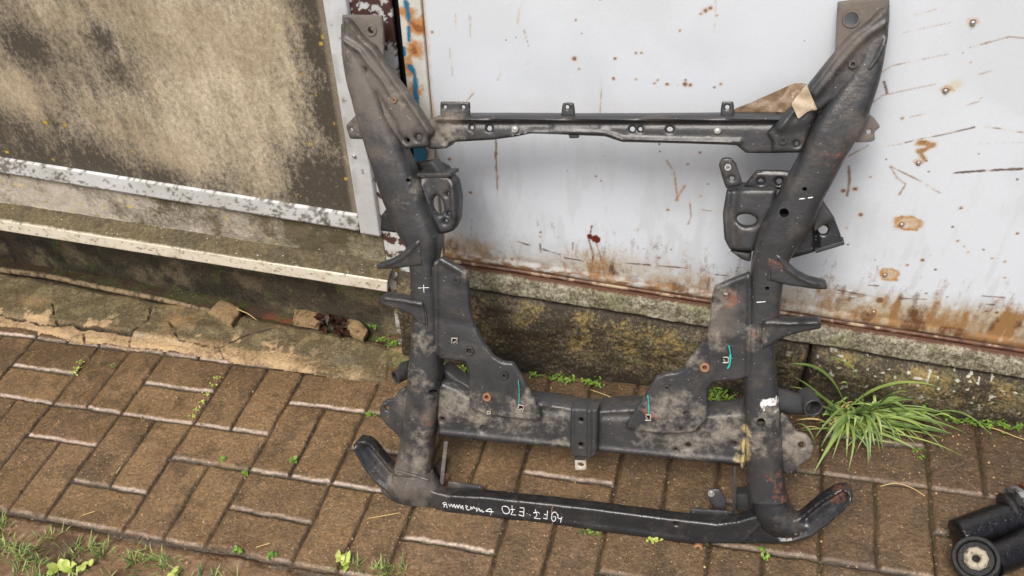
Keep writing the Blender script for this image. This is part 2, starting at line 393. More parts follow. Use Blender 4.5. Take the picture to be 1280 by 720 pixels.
par(wallgrid('rendered_strip', 0, 0, zl0-.01, zl1-.002, strip_y, strip_col, M_render, None, .003, xl(XA, -.668)), GW)
tag(GW, 'stained beige cement panel wall with white trims and mossy rendered strip', 'wall')
# white steel beam (channel) along the base
yb = -.045
c0 = wx_(0, 288, yb); c1 = wx_(484, 365, yb); c2 = wx_(484, 352, yb); c3 = wx_(0, 274, yb)
sb = (c1-c0)/(c1[0]-c0[0])*(XA-c0[0])
BM = empty('base_channel', (-1.3, yb, .08))
def beamcol(X, Z):
    C = np.zeros(X.shape+(3,))+lin(214, 207, 190)
    C = mixc(C, lin(175, 162, 136), sm(.5, .7, fbm(X, Z, 60, 4, 71))*.4)
    C = mixc(C, lin(92, 84, 62), sm(.63, .70, fbm(X, Z, 110, 4, 73, .65))*.7)
    return C
par(trimpoly('channel_web', [c0+sb, c1, c2, c3+sb], yb, yb+.004, M_peel, None, beamcol, .003), BM)
def channel_ledge():
    n = 700; xs_ = np.concatenate([np.linspace(XA, -2.1, 60), np.linspace(-2.09, c2[0], n)]); ys_ = np.linspace(yb+.0005, .004, 22)
    X, Y = np.meshgrid(xs_, ys_, indexing='ij')
    t = (X-c3[0])/(c2[0]-c3[0]); zt = c3[1]+(c2[1]-c3[1])*t
    f = fbm(X, Y, 90, 4, 61); m = fbm(X, Y, 24, 4, 63)
    Z = zt-.0015+.010*(Y-yb)/.05+.005*m*sm(yb+.004, yb+.016, Y)
    C = np.zeros(X.shape+(3,))+lin(78, 68, 44)
    C = mixc(C, lin(62, 54, 36), sm(.42, .62, m)*.8)
    C = mixc(C, lin(150, 143, 122), sm(yb+.005, yb+.001, Y+(f-.5)*.006))
    return grid('channel_ledge', np.stack([X, Y, Z], -1), C, M_render, C2=C*2.0+.04, M=np.zeros(X.shape)+.40)
par(channel_ledge(), BM)
bl_ = trimpoly('channel_flange', [c0+sb+[0, .0015], c1+[-.001, .0015], c1+[-.001, .0035], c0+sb+[0, .0035]], yb+.003, .03, M_peel, None, beamcol, .01)
par(bl_, BM)
tag(BM, 'white painted steel channel running along the foot of the panel wall', 'beam')
# dark base wall below channel
def base_col(X, Z):
    n = fbm(X, Z, 14, 5, 81); f = fbm(X, Z, 100, 4, 83)
    C = np.zeros(X.shape+(3,))+lin(66, 60, 47)
    C = mixc(C, lin(98, 88, 66), sm(.52, .66, n)*.7); C = mixc(C, lin(38, 34, 26), sm(.5, .65, fbm(X, Z, 30, 4, 85))*.7)
    C = mixc(C, lin(84, 90, 50), sm(.62, .74, fbm(X, Z, 26, 4, 87)-.01)*.6)
    return C*.85, C*1.9+.01, .40+.5*(n-.5)
yB = lambda X, Z: np.interp(X, [-6, -2, -1.2, -.9, -.66, -.60], [.21, .19, .11, .07, .03, .03])+.008*(fbm(X, Z, 20, 3)-.5)
BW = wallgrid('concrete_base_wall', 0, 0, -.62, .128, lambda X, Z: yB(X, Z), base_col, M_plinth, None, .004, xl(XA, -.60, r=.004))
tag(BW, 'dark damp concrete base under the white steel channel', 'wall')
# =================================================================== POSTS between wall and door
p1b = wx_(477, 300, -.006)
def post_col(X, Z):
    C = white_steel(-.02, lin(70, 46, 42), lin(206, 208, 208))(X, Z)
    f = fbm(X, Z, 50, 5, 91, .65)
    t = (X+.672)/.10
    C = mixc(C, lin(74, 48, 44), sm(.50, .53, f+.16*blobs(X, Z, [(452, 8, 22), (486, 30, 26), (488, 60, 16), (437, 4, 18), (480, 205, 18), (470, 185, 12), (488, 290, 14), (487, 0, 26)])*1.2-.06))
    C = mixc(C, lin(88, 78, 46), sm(.30, .16, Z)*sm(.35, .6, f)*.9)
    C = mixc(C, lin(130, 145, 50), blobs(X, Z, [(493, 64, 9), (500, 90, 8)])*.5*sm(.4, .55, f))
    C = mixc(C, lin(110, 104, 90), sm(.0, 1, np.abs((X+.578)/.006) < 1)*.0)
    return C
PW = trimpoly('gate_post', [(-.662, -.10), (-.588, -.10), (-.576, 2.5), (-.662, 2.5)], -.004, .004, M_peel, None, post_col, .0025)
tag(recentre(PW), 'white post with flaking brown paint between panel wall and door', 'post')
def blue_col(X, Z):
    f = fbm(X, Z, 42, 5, 95, .65); n = fbm(X, Z, 16, 4, 97)
    C = np.zeros(X.shape+(3,))+lin(205, 205, 198)
    rz = blobs(X, Z, [(523, 60, 24), (518, 110, 20), (510, 15, 22), (522, 30, 22), (512, 80, 20), (530, 190, 14)])
    C = mixc(C, lin(186, 132, 74), sm(.45, .62, f*.6+rz*.38)*.95)
    C = mixc(C, lin(128, 74, 36), sm(.62, .72, f*.6+rz*.38)*.8)
    bz = np.zeros(X.shape)
    for pl, w_ in [([(511, 8), (513, 24)], .0035), ([(513, 32), (513, 48)], .003), ([(514, 81), (520, 92), (521, 112), (523, 133)], .0045), ([(500, 30), (500, 38)], .003), ([(506, 58), (507, 66)], .004), ([(527, 186), (524, 204)], .018), ([(509, 0), (510, 8)], .003), ([(506, 104), (506, 112)], .003)]:
        bz = np.maximum(bz, sm(.002, -.002, sdist(X, Z, [wx_(*q) for q in pl])-w_+(f-.5)*.012))
    C = mixc(C, np.array([.018, .15, .27]), bz)
    C = mixc(C, lin(60, 62, 66), sm(.018, .008, sdist(X, Z, [wx_(500, 36), wx_(506, 62)])*2+(f-.5)*.03)*.0)
    return C
PB = trimpoly('door_frame', [(-.571, .20), (-.527, .20), (-.527, 2.5), (-.559, 2.5)], -.007, .001, M_peel, None, blue_col, .0022)
tag(recentre(PB), 'narrow door frame strip with rust and blue paint remains', 'door frame')
# =================================================================== WHITE METAL DOOR
zb = .236
def door_col(X, Z):
    f = fbm(X, Z, 70, 5, 101, .6); n = fbm(X, Z, 6, 4, 103); g = fbm(X*3, Z*.7, 18, 4, 105); wv = (fbm(X, Z, 55, 3, 107)-.5)
    C = np.zeros(X.shape+(3,))+lin(215, 222, 230)
    C = mixc(C, lin(198, 205, 211), sm(.42, .66, n)*.4); C = mixc(C, lin(190, 194, 194), sm(.52, .68, g)*.35*sm(.75, .3, Z))
    C = mixc(C, lin(158, 160, 154), sm(.36, .24, Z)*.35)
    rust, drk, brn = lin(172, 128, 80), lin(66, 40, 28), lin(122, 82, 50)
    M = np.zeros(X.shape); C2 = np.zeros(X.shape+(3,))+lin(152, 116, 76)
    # rusty lower band
    low = sm(.345, .25, Z+.03*(n-.5)-.035*blobs(X, Z, [(600, 310, 60), (760, 340, 90), (1000, 380, 110), (1240, 410, 70)]))
    lowx = .32+.5*sm(-.1, .5, X)+.45*blobs(X, Z, [(560, 305, 45), (760, 330, 60), (840, 345, 70), (1260, 400, 60), (1150, 400, 90), (600, 310, 30)])
    C = mixc(C, lin(182, 166, 134), np.clip(low*lowx*sm(.25, .62, f+.12*lowx), 0, .85))
    dr = fbm(X*2.2, Z*.35, 22, 3, 114); M = np.maximum(M, sm(.50, .28, Z)*(.26+1.1*(dr-.5))*(.5+lowx)); M = np.maximum(M, low*(.09+.40*lowx+.8*(fbm(X, Z*1.6, 16, 4, 109)-.5))); M = np.maximum(M, .75*sm(.262, .236, Z)*(.35+.8*n))
    C2 = mixc(C2, lin(104, 72, 48), sm(.46, .6, fbm(X, Z, 24, 4, 113)))
    C = mixc(C, brn, np.clip(sm(.285, .238, Z)*sm(.50, .64, fbm(X, Z*2, 45, 4, 111)+.08*lowx), 0, .9))
    # horizontal seam scratch along the fold
    for pl in [[(640, 300), (700, 318)], [(705, 322), (730, 326)], [(775, 328), (860, 335)], [(895, 343), (985, 352)], [(1030, 359), (1100, 372), (1158, 374)]]:
        d = sdist(X, Z, [wx_(*q) for q in pl])+wv*.004; C = mixc(C, lin(92, 62, 44), sm(.0022, .0008, d)*.85*sm(.3, .5, fbm(X, Z, 40, 2, 99)))
    # rust-stained screws
    for (px, py, rr, a) in [(1216, 28, 7, .6), (1182, 113, 8, .7), (1148, 203, 7, .7), (1127, 280, 17, .95), (1106, 343, 15, .95), (1092, 389, 8, .5)]:
        c = wx_(px, py); ox = .008 if rr > 10 else 0
        ax = 1.0 if rr > 10 else 1.
        d = np.hypot((X-c[0]-ox)*.92, (Z-c[1]-ox*.4)*1.12)
        R = rr*.0014
        m = sm(R*1.15, R*.70, d+(f-.5)*.016)
        C = mixc(C, lin(206, 186, 150), m*a*.7); rim = m*sm(R*.45, R*.85, d+(f-.5)*.02)
        M = np.maximum(M, m*a*(.46+.30*rim)); C2 = mixc(C2, lin(182, 132, 68), m)
        C = mixc(C, lin(90, 56, 36), sm(.0062, .0042, np.hypot(X-c[0], Z-c[1])+wv*.003)*.8)
    c = wx_(1195, 105); C = mixc(C, lin(205, 196, 150), sm(.014, .006, np.hypot(X-c[0], Z-c[1])+wv*.01)*.5)
    # irregular rust flow near the lower left screw column
    d = sdist(X, Z, [wx_(1150, 178), wx_(1165, 182), wx_(1150, 190), wx_(1155, 198)])+wv*.01
    mk = sm(.012, .003, d); C = mixc(C, lin(205, 176, 120), mk*.8); M = np.maximum(M, mk*.62)
    # scratches: (polyline, width m, colour, strength)
    S = [([(1100, 92), (1116, 82), (1184, 68)], 1.0, brn, .55), ([(1210, 60), (1262, 46), (1280, 48)], 1, brn, .6), ([(1088, 130), (1104, 119), (1170, 105)], 1, brn, .5),
         ([(1105, 102), (1109, 117)], 2.0, drk, .9), ([(1132, 178), (1148, 174), (1180, 168), (1218, 159)], 1.8, drk, .85), ([(1232, 158), (1280, 166)], 1.2, brn, .8),
         ([(1192, 216), (1235, 213), (1278, 211)], 2.4, drk, .9), ([(1113, 208), (1126, 214), (1150, 226), (1175, 241)], 1.5, brn, .75), ([(1113, 208), (1121, 222), (1132, 230), (1124, 243)], 1.4, brn, .65),
         ([(1143, 19), (1170, 12)], 1, brn, .6), ([(1130, 41), (1190, 28)], .8, brn, .3), ([(1138, 146), (1158, 142)], 1, brn, .55), ([(1207, 132), (1226, 126)], 1.2, brn, .6), ([(1225, 93), (1240, 88)], .8, brn, .4),
         ([(1060, 195), (1085, 182)], 1.2, brn, .6), ([(1100, 183), (1126, 180)], .8, brn, .4), ([(1061, 208), (1062, 224), (1059, 244)], 2.6, brn, .8), ([(620, 175), (620, 200), (622, 238)], 1.5, lin(120, 96, 66), .9),
         ([(569, 18), (570, 40)], 1.6, lin(190, 150, 110), .6), ([(587, 20), (588, 45)], 1.6, lin(160, 160, 150), .5), ([(655, 0), (649, 12), (647, 30)], 1.5, lin(185, 160, 130), .6), ([(655, 37), (661, 58)], 1.2, brn, .6),
         ([(584, 126), (592, 116), (588, 112)], 1.6, brn, .75), ([(622, 100), (626, 92)], 1.2, brn, .45), ([(562, 60), (566, 95)], .9, lin(160, 158, 150), .5), ([(657, 82), (660, 76)], 1., brn, .6),
         ([(752, 97), (750, 144)], 1, lin(140, 130, 110), .7), ([(833, 200), (843, 215), (847, 250)], 2, lin(168, 140, 96), .75), ([(845, 250), (856, 232)], 1.6, rust, .7), ([(862, 250), (864, 270), (860, 280)], 1.6, brn, .6),
         ([(877, 262), (905, 265)], 1, brn, .6), ([(740, 282), (736, 300), (742, 318), (738, 345)], 2.0, lin(96, 62, 48), .9), ([(744, 300), (752, 325), (756, 345)], 1.6, lin(120, 88, 58), .8),
         ([(575, 292), (580, 300)], 1, brn, .7), ([(590, 275), (588, 300)], 1.2, lin(130, 110, 80), .5), ([(716, 303), (716, 312)], 1.6, drk, .8), ([(675, 305), (676, 315)], 2, drk, .7), ([(1225, 179), (1280, 178)], .7, brn, .2),
         ([(1228, 370), (1256, 372)], 1.8, drk, .8), ([(1232, 380), (1243, 381)], 1.6, drk, .7), ([(1085, 356), (1098, 357)], 1.6, drk, .8), ([(1070, 323), (1090, 324)], .8, brn, .4), ([(895, 0), (893, 40)], .7, lin(150, 150, 148), .4),
         ([(1040, 365), (1080, 370), (1050, 375)], 1.4, brn, .5), ([(850, 15), (858, 10)], 0, brn, 0), ([(765, 70), (770, 74)], 1.6, drk, 0)]
    for pl, w_, c_, a_ in S:
        if a_ <= 0: continue
        d = sdist(X, Z, [wx_(*q) for q in pl])+wv*.0035
        brk = sm(.18, .42, fbm(X, Z, 60, 3, 120))
        C = mixc(C, lin(205, 180, 140), sm(.0045, .001, d)*.22*a_); C = mixc(C, c_, sm(.0013*w_*.8, .0004*w_, d)*a_*brk)
    # the dark red flake scar and flecks
    c = wx_(741, 298); d = np.minimum(np.hypot(X-c[0]-.007, Z-c[1]), np.hypot(X-c[0]+.006, Z-c[1]-.004)*1.5)+wv*.008; C = mixc(C, lin(98, 40, 30), sm(.0105, .0085, d))
    F = [(718, 73, 5), (724, 86, 2), (769, 73, 3), (767, 98, 3), (834, 105, 3), (847, 106, 2), (856, 105, 5), (863, 106, 3), (901, 105, 3), (795, 99, 2), (795, 66, 2), (802, 66, 2), (882, 13, 5), (888, 10, 4), (876, 17, 3), (896, 19, 2), (850, 38, 2), (822, 100, 2), (818, 104, 2),
         (1197, 301, 3), (1210, 315, 3), (1205, 308, 2), (1201, 260, 3), (1076, 268, 4), (1153, 325, 3), (1134, 331, 2), (1256, 327, 2), (1256, 347, 2), (1240, 323, 2), (1272, 292, 3), (1233, 389, 4), (1246, 391, 4), (1088, 221, 3), (1069, 236, 5), (1054, 238, 4), (1128, 148, 2), (1213, 78, 2), (1100, 375, 9), (1058, 285, 2), (676, 290, 2), (675, 296, 2), (640, 324, 3), (576, 246, 2), (588, 241, 3), (745, 220, 2), (860, 205, 2), (876, 245, 2), (835, 262, 2), (553, 180, 4), (562, 199, 4), (540, 197, 4), (568, 310, 3), (1196, 405, 4), (1180, 387, 2), (1170, 373, 2), (875, 190, 2), (885, 230, 2), (720, 25, 2), (540, 40, 3)]
    for px, py, rr in F:
        c = wx_(px, py); d = np.hypot((X-c[0]), Z-c[1])+wv*.004
        C = mixc(C, lin(205, 172, 128), sm(.0016*rr+.002, .0006*rr, d)*.45); C = mixc(C, lin(104, 64, 38), sm(.0010*rr, .0006*rr, d)*.85)
    C = mixc(C, lin(206, 172, 120), sm(-.518, -.526, X+(f-.5)*.012)*.6)
    C = mixc(C, lin(96, 54, 38), sm(zb+.004, zb+.0015, Z+(f-.5)*.006)*.95)
    return C, C2, np.clip(M, 0, 1)
def door_y(X, Z): return .0025*(fbm(X, Z, 2.2, 2, 141)-.5)-.003*sm(.262, .25, Z)*sm(.238, .245, Z)
DR = empty('metal_door', (.4, 0, zb))
dx_ = np.concatenate([np.arange(-.5262, .78, .0021), np.arange(.79, 2.2, .02)])
par(wallgrid('door_skin', 0, 0, zb, 1.06, door_y, door_col, M_door, None, .0021, dx_), DR)
def plain_col(c): # flat colour
    return lambda X, Z: np.zeros(X.shape+(3,))+c
def plain_col_(c): return lambda X, Z: np.zeros(X.shape+(3,))+c
par(wallgrid('door_skin', -.5262, 2.2, 1.063, 2.5, flat(0), door_col, M_door, None, .02), DR)
def fold_col(X, Z):
    f = fbm(X, Z, 60, 4, 151); C = np.zeros(X.shape+(3,))+lin(104, 72, 54)
    C = mixc(C, lin(190, 170, 140), sm(.5, .6, f)*.7); return mixc(C, lin(60, 34, 26), sm(.55, .65, fbm(X, Z, 90, 3, 153))*.7)
par(wallgrid('door_bottom_fold', -.5262, 2.2, zb-.0085, zb-.0015, flat(-.003), fold_col, M_peel, None, .003), DR)
def disc(bm, c, nrm, r, h, seg=20, dome=0):
    """a small domed disc standing on c along nrm"""
    nrm = Vector(nrm).normalized(); q = nrm.to_track_quat('Z', 'Y').to_matrix(); c = Vector(c)
    rings = []
    for rr, hh in ((r, 0), (r, h*.6), (r*.88, h), (r*.4, h+dome)):
        rings.append([bm.verts.new(c+q@Vector((rr*math.cos(t*2*math.pi/seg), rr*math.sin(t*2*math.pi/seg), hh))) for t in range(seg)])
    for a, b in zip(rings[:-1], rings[1:]):
        for i in range(seg): bm.faces.new((a[i], a[(i+1) % seg], b[(i+1) % seg], b[i]))
    bm.faces.new(rings[-1])
def ringb(bm, c, nrm, ro, ri, h, seg=24, depth=0.0):
    """ring with bevelled lip and a bore going down by depth"""
    nrm = Vector(nrm).normalized(); q = nrm.to_track_quat('Z', 'Y').to_matrix(); c = Vector(c)
    b = (ro-ri)*.22; prof_ = [(ro, -depth), (ro, h-b), (ro-b, h), (ri+b, h), (ri, h-b), (ri, -depth)]
    R = [[bm.verts.new(c+q@Vector((rr*math.cos(t*2*math.pi/seg), rr*math.sin(t*2*math.pi/seg), hh))) for t in range(seg)] for rr, hh in prof_]
    for j in range(len(R)):
        a, d = R[j], R[(j+1) % len(R)]
        for i in range(seg): bm.faces.new((a[i], a[(i+1) % seg], d[(i+1) % seg], d[i]))
for (px, py) in [(1216, 28), (1182, 113), (1148, 203), (1127, 280), (1106, 343), (1092, 389)]:
    bm = bmesh.new(); c = wal(px, py); disc(bm, (c[0], -.0015, c[2]), (0, -1, 0), .0036, .0022, 14, .0006)
    ringb(bm, (c[0], -.0038, c[2]), (0, -1, 0), .0018, .0010, .0008, 10)
    par(from_bm('screw', bm, M_screw), DR)
bm = bmesh.new(); c = wal(443, 195, -.014); disc(bm, c, (0, -1, 0), .0045, .003, 14, .0008); par(from_bm('screw', bm, M_screw), GW)
tag(DR, 'white sheet metal door with rusty scratches, screws and rusted bottom edge', 'door')
# =================================================================== LEDGE + PLINTH under the door
def ledge():
    xs_ = np.concatenate([np.arange(-.60, .8, .0026), np.arange(.8, 2.2, .03)]); t = np.linspace(0, 1, 34)
    X, T = np.meshgrid(xs_, t, indexing='ij')
    zt = .2265; 
    # profile: back top -> nose -> under
    Yp = np.interp(T, [0, .28, .40, .80, .9, 1], [.02, -.014, -.022, -.030, -.027, .02]); Zp = np.interp(T, [0, .28, .40, .80, .9, 1], [zt, zt-.002, zt-.007, .189, .184, .182])
    f = fbm(X, T*.08, 80, 4, 161); m = fbm(X, T*.08, 22, 4, 163)
    nose = sm(.2, .4, T)*sm(1, .85, T)
    Yp -= nose*.007*(f-.5); Zp += nose*(.008*(m-.5)+.004*(f-.5))
    C = np.zeros(X.shape+(3,))+lin(78, 70, 52); C2 = np.zeros(X.shape+(3,))+lin(158, 154, 134)
    C2 = mixc(C2, lin(122, 124, 88), sm(.48, .6, m)*.7); M = .48+.5*(fbm(X, T*.09, 40, 4, 165)-.5)-.5*sm(.30, .15, T)
    C = mixc(C, lin(96, 62, 46), sm(.38, .2, T)*.8)
    return grid('stone_ledge', np.stack([X, Yp, Zp], -1), C, M_plinth, C2=C2, M=np.clip(M, 0, 1))
tag(ledge(), 'thin lichen covered stone ledge under the white metal door', 'ledge')
LP = [wx_(q, p, -.055) for q, p in [(0, 0)]]
def plinth(name, x0, x1, label, seed):
    if x1 < 1: xs_ = np.arange(x0, x1, .0028)
    else: xs_ = np.concatenate([np.arange(x0, .82, .0028), np.arange(.83, x1, .03)])
    t = np.linspace(0, 1, 110)
    X, T = np.meshgrid(xs_, t, indexing='ij')
    zt = .181; zb_ = gz(X)-.04
    Zp = np.interp(T, [0, .06, 1], [0, 0, 1]); Z = zt+(zb_-zt)*Zp
    Yp = np.interp(T, [0, .06, .12, .20, .34, 1], [.03, -.006, -.024, -.036, -.044, -.050])
    f = fbm(X, Z, 80, 4, 171+seed); m = fbm(X, Z, 16, 4, 173)
    Yp -= sm(.05, .15, T)*(.012*(m-.5)+.006*(f-.5))
    e = np.minimum(X-x0, x1-X); Yp += .014*sm(.010, 0, e)**2
    C = np.zeros(X.shape+(3,))+lin(50, 42, 31); C2 = np.zeros(X.shape+(3,))+lin(118, 106, 80)
    hz = sm(.06, .16, T)*sm(.80, .22, T+(m-.5)*.6)
    M = .27+.7*(fbm(X, Z, 14, 4, 175)-.5)+.15*hz
    yl = sm(.53, .60, fbm(X, Z, 60, 4, 177, .6)*.6+fbm(X, Z, 9, 3, 180)*.4+.05*hz-.04)*hz
    C2 = mixc(C2, lin(150, 130, 72), yl*.8); M += yl*.03
    C2 = mixc(C2, lin(104, 104, 58), sm(.53, .62, fbm(X, Z, 60, 4, 179)+.03*hz)*.6*(1-yl))
    wh = sm(.86, .90, vn(X*130, Z*130, 15)+.05*sm(.2, .5, X)+(f-.5)*.25)*sm(.9, .3, T)*(.35+.65*sm(0, .5, X))
    C2 = mixc(C2, lin(178, 180, 166), wh); M = np.maximum(M, wh*.85)
    C = mixc(C, lin(36, 31, 23), sm(.25, .9, T)*.4)
    C = mixc(C, lin(52, 58, 28), sm(.84, .98, T+(m-.5)*.2)*.6); M = np.clip(M-.12*sm(.5, 1, T), 0, 1)
    # end caps
    P = np.stack([X, Yp, Z], -1)
    cap0 = P[:1].copy(); cap0[..., 1] = .03; cap1 = P[-1:].copy(); cap1[..., 1] = .03
    P = np.concatenate([cap0, P, cap1], 0); pd = lambda A: np.concatenate([A[:1], A, A[-1:]], 0)
    o = grid(name, P, pd(C), M_plinth, C2=pd(C2), M=pd(M)); tag(recentre(o), label, 'plinth', 'concrete blocks forming the plinth'); return o
xj = wal(1018, 430, -.045)[0]
plinth('concrete_plinth', -.64, xj-.002, 'long dark concrete plinth block with yellow lichen under the ledge, behind the leaning frame', 0)
plinth('concrete_plinth', xj+.0045, 2.2, 'pale lichen spotted concrete plinth block behind the grass tuft', 4)
# solid building body behind everything
bm = bmesh.new()
def boxb(bm, x0, x1, y0, y1, z0, z1):
    v = [bm.verts.new(p) for p in ((x0, y0, z0), (x1, y0, z0), (x1, y1, z0), (x0, y1, z0), (x0, y0, z1), (x1, y0, z1), (x1, y1, z1), (x0, y1, z1))]
    for f in ((0, 1, 5, 4), (1, 2, 6, 5), (2, 3, 7, 6), (3, 0, 4, 7), (4, 5, 6, 7), (3, 2, 1, 0)): bm.faces.new([v[i] for i in f])
boxb(bm, XA, 2.2, .26, 3.0, -.7, 2.5)
boxb(bm, XA-.05, 2.25, -.06, 3.1, 2.503, 2.6)
boxb(bm, -.59, 2.2, .0315, .259, -.6, 2.5)
boxb(bm, XA, -.592, .062, .2585, .135, 2.5)
M_dark = plain('dark_inner_wall', (.06, .055, .05), .9)
tag(recentre(from_bm('garage', bm, M_dark, None, False)), 'body of the garage behind the panel wall and metal door', 'building')
# =================================================================== BROKEN CONCRETE SLAB at the left
def slab():
    xs_ = np.concatenate([np.arange(-4, -2.1, .03), np.arange(-2.1, -.60, .0026)]); t = np.linspace(-.01, .35, 138)
    X, T = np.meshgrid(xs_, t, indexing='ij')
    f8 = lambda pl: [gnd(a/4.267, 310+b/4.267, .015)[:2] for a, b in pl]
    f7 = lambda pl: [gnd(240+a/4.571, 360+b/4.571, .015)[:2] for a, b in pl]
    Y = -.13+T
    wn = fbm(X, Y, 40, 4, 201)-.5; wl = fbm(X, Y, 12, 3, 203)-.5
    cr = [f8([(-60, 335), (0, 345), (60, 365), (180, 385), (200, 400), (280, 400), (390, 395), (430, 415), (500, 415), (640, 440), (690, 450)]), f8([(280, 290), (290, 370), (300, 395)]),
          f8([(810, 300), (790, 380), (700, 440), (675, 530), (740, 540)]), f8([(440, 500), (490, 530), (680, 540), (860, 560)]), f8([(440, 440), (440, 500)]), f8([(900, 380), (950, 480), (1000, 500), (1160, 525), (1280, 470)]) ,
          f7([(0, 300), (60, 325), (150, 330), (300, 255), (460, 212)]), f7([(150, 335), (185, 410)]), f8([(820, 400), (900, 380)])]
    D = np.full(X.shape, 9.)
    for c in cr: D = np.minimum(D, sdist(X, Y, c))
    D = D+(fbm(X, Y, 70, 4, 202)-.5)*.010
    wide = sdist(X, Y, cr[0])+wn*.01
    # front edge wavers; back edge
    yf = np.interp(X, [-1.9, -1.5, -1.09, -.89, -.78, -.66], [-.075, -.100, -.108, -.118, -.122, -.122])+wl*.018
    ybk = np.interp(X, [-1.95, -1.66, -1.4, -1.2, -1.05, -.89, -.72, -.66], [.115, .085, .058, .048, .035, .015, -.005, -.03])+wl*.008
    front = Y-yf; back = ybk-Y; right = (-.655-.25*(Y+.1))-X
    e = np.minimum(np.minimum(front*1.0, back), right*1.2)
    upper = sm(-.004, .010, Y-np.interp(X, [-1.9, -1.6, -1.45, -1.30, -1.13, -1.1], [-.035, -.05, -.058, -.07, -.10, -.2]))   # raised upper leaf
    Z = .006*sm(0, .008, e)-.012*sm(0, -.02, e)
    Z += upper*.006*sm(-1.1, -1.16, X)
    Z += wn*.003+wl*.006+.003*(fbm(X, Y, 120, 3, 207)-.5)
    Z -= .010*sm(.0022, .0003, D)+.010*sm(.006, .001, wide)*sm(-1.75, -1.45, X)*sm(-1.15, -1.3, X)
    # tilted broken flake around (230..260,400)
    fl = sm(.03, .0, sdist(X, Y, f8([(1000, 400), (1120, 430)]))); Z += .008*fl
    C = np.zeros(X.shape+(3,))+lin(88, 76, 52)
    m = fbm(X, Y, 26, 5, 209); mo = fbm(X, Y, 9, 4, 211)
    C = mixc(C, lin(66, 58, 38), sm(.46, .6, m)*.85); C = mixc(C, lin(132, 118, 84), sm(.55, .68, fbm(X, Y, 45, 4, 213))*.6)
    C = mixc(C, lin(78, 76, 48), sm(.5, .65, mo)*.3)
    M = .36+.9*(m-.5)
    C2 = np.zeros(X.shape+(3,))+lin(124, 110, 82)
    sand = sm(.055, .015, front+(m-.5)*.05)*sm(-.60, -.9, X+(mo-.5)*.4); sand = np.maximum(sand, .8*sm(.56, .68, m)*sm(-.8, -1, X)*sm(.10, .05, front)) 
    C2 = mixc(C2, lin(172, 146, 110), np.clip(sand*2, 0, 1)); M = M+.30*sand
    C = mixc(C, lin(120, 96, 66), np.clip(sand, 0, 1)*.7)
    ex = np.maximum.reduce([.8*np.clip(1.1-np.hypot(X-c[0], (Y-c[1])*1.5)/.06, 0, 1) for c in [gnd(165, 370)[:2], gnd(50, 378)[:2], gnd(235, 385)[:2], gnd(225, 405)[:2]]])
    C = mixc(C, lin(150, 118, 76), ex*sm(.4, .6, fbm(X, Y, 30, 4, 214)+.05))
    C = mixc(C, lin(92, 88, 74), sm(.045, .02, np.hypot(X-gnd(430, 452)[0], (Y-gnd(430, 452)[1])*1.7)+wn*.02)*.8)
    C = mixc(C, lin(140, 135, 118), sm(.014, .004, sdist(X, Y, f8([(720, 455), (850, 490), (960, 500)])) + wn*.01)*.8)
    gap = sm(0, -.012, back); M = np.clip(M-.5*gap, 0, 1); M *= 1-np.clip(sm(.0032, .0012, D)+sm(.008, .003, wide)*sm(-1.15, -1.3, X)*sm(-1.75, -1.5, X), 0, 1)
    C = mixc(C, lin(64, 48, 34), gap*.9)
    C = mixc(C, lin(104, 60, 38), gap*sm(.025, .0, sdist(X, Y, [gnd(335, 392)[:2], gnd(368, 400)[:2]])))
    C = mixc(C, lin(66, 72, 36), .75*gap*sm(.53, .62, fbm(X, Y, 30, 4, 217)+.12*sm(.03, 0, sdist(X, Y, [gnd(125, 350)[:2], gnd(180, 363)[:2], gnd(275, 378)[:2]]))-.05))
    C = mixc(C, lin(34, 27, 18), sm(.0026, .0008, D)*.9); C = mixc(C, lin(34, 28, 20), sm(.007, .002, wide)*.7*sm(-1.15, -1.3, X)*sm(-1.75, -1.5, X))
    C = mixc(C, lin(40, 32, 22), sm(.004, 0, np.abs(e)) * .6)
    kp = (front > -.006) & (right > -.004)
    kq = kp[:-1, :-1] & kp[1:, 1:]
    return grid('concrete_slab', np.stack([X, Y, Z+gz(X)], -1), C, M_slab, keep=kq, C2=C2, M=M)
tag(recentre(slab()), 'cracked sandy concrete slab between the pavers and panel wall', 'slab')
# soil wedge between slab, post and plinth
def wedge():
    xs_ = np.arange(-.72, -.30, .003); ys_ = np.arange(-.115, .07, .003); X, Y = np.meshgrid(xs_, ys_, indexing='ij')
    n = fbm(X, Y, 35, 4, 221); e = np.minimum(np.minimum(X+.70, (-.52-X)*.5), np.minimum(Y+.105, 1))
    Z = gz(X)-.012+.028*sm(0, .05, e+(n-.5)*.03)+.018*(n-.5)
    C = np.zeros(X.shape+(3,))+lin(82, 66, 44); C = mixc(C, lin(140, 118, 84), sm(.52, .64, fbm(X, Y, 60, 3, 223))*.7); C = mixc(C, lin(80, 88, 44), sm(.5, .62, fbm(X, Y, 22, 4, 225))*.7)
    return grid('soil_bank', np.stack([X, Y, Z], -1), C, M_slab)
tag(wedge(), kind='structure')
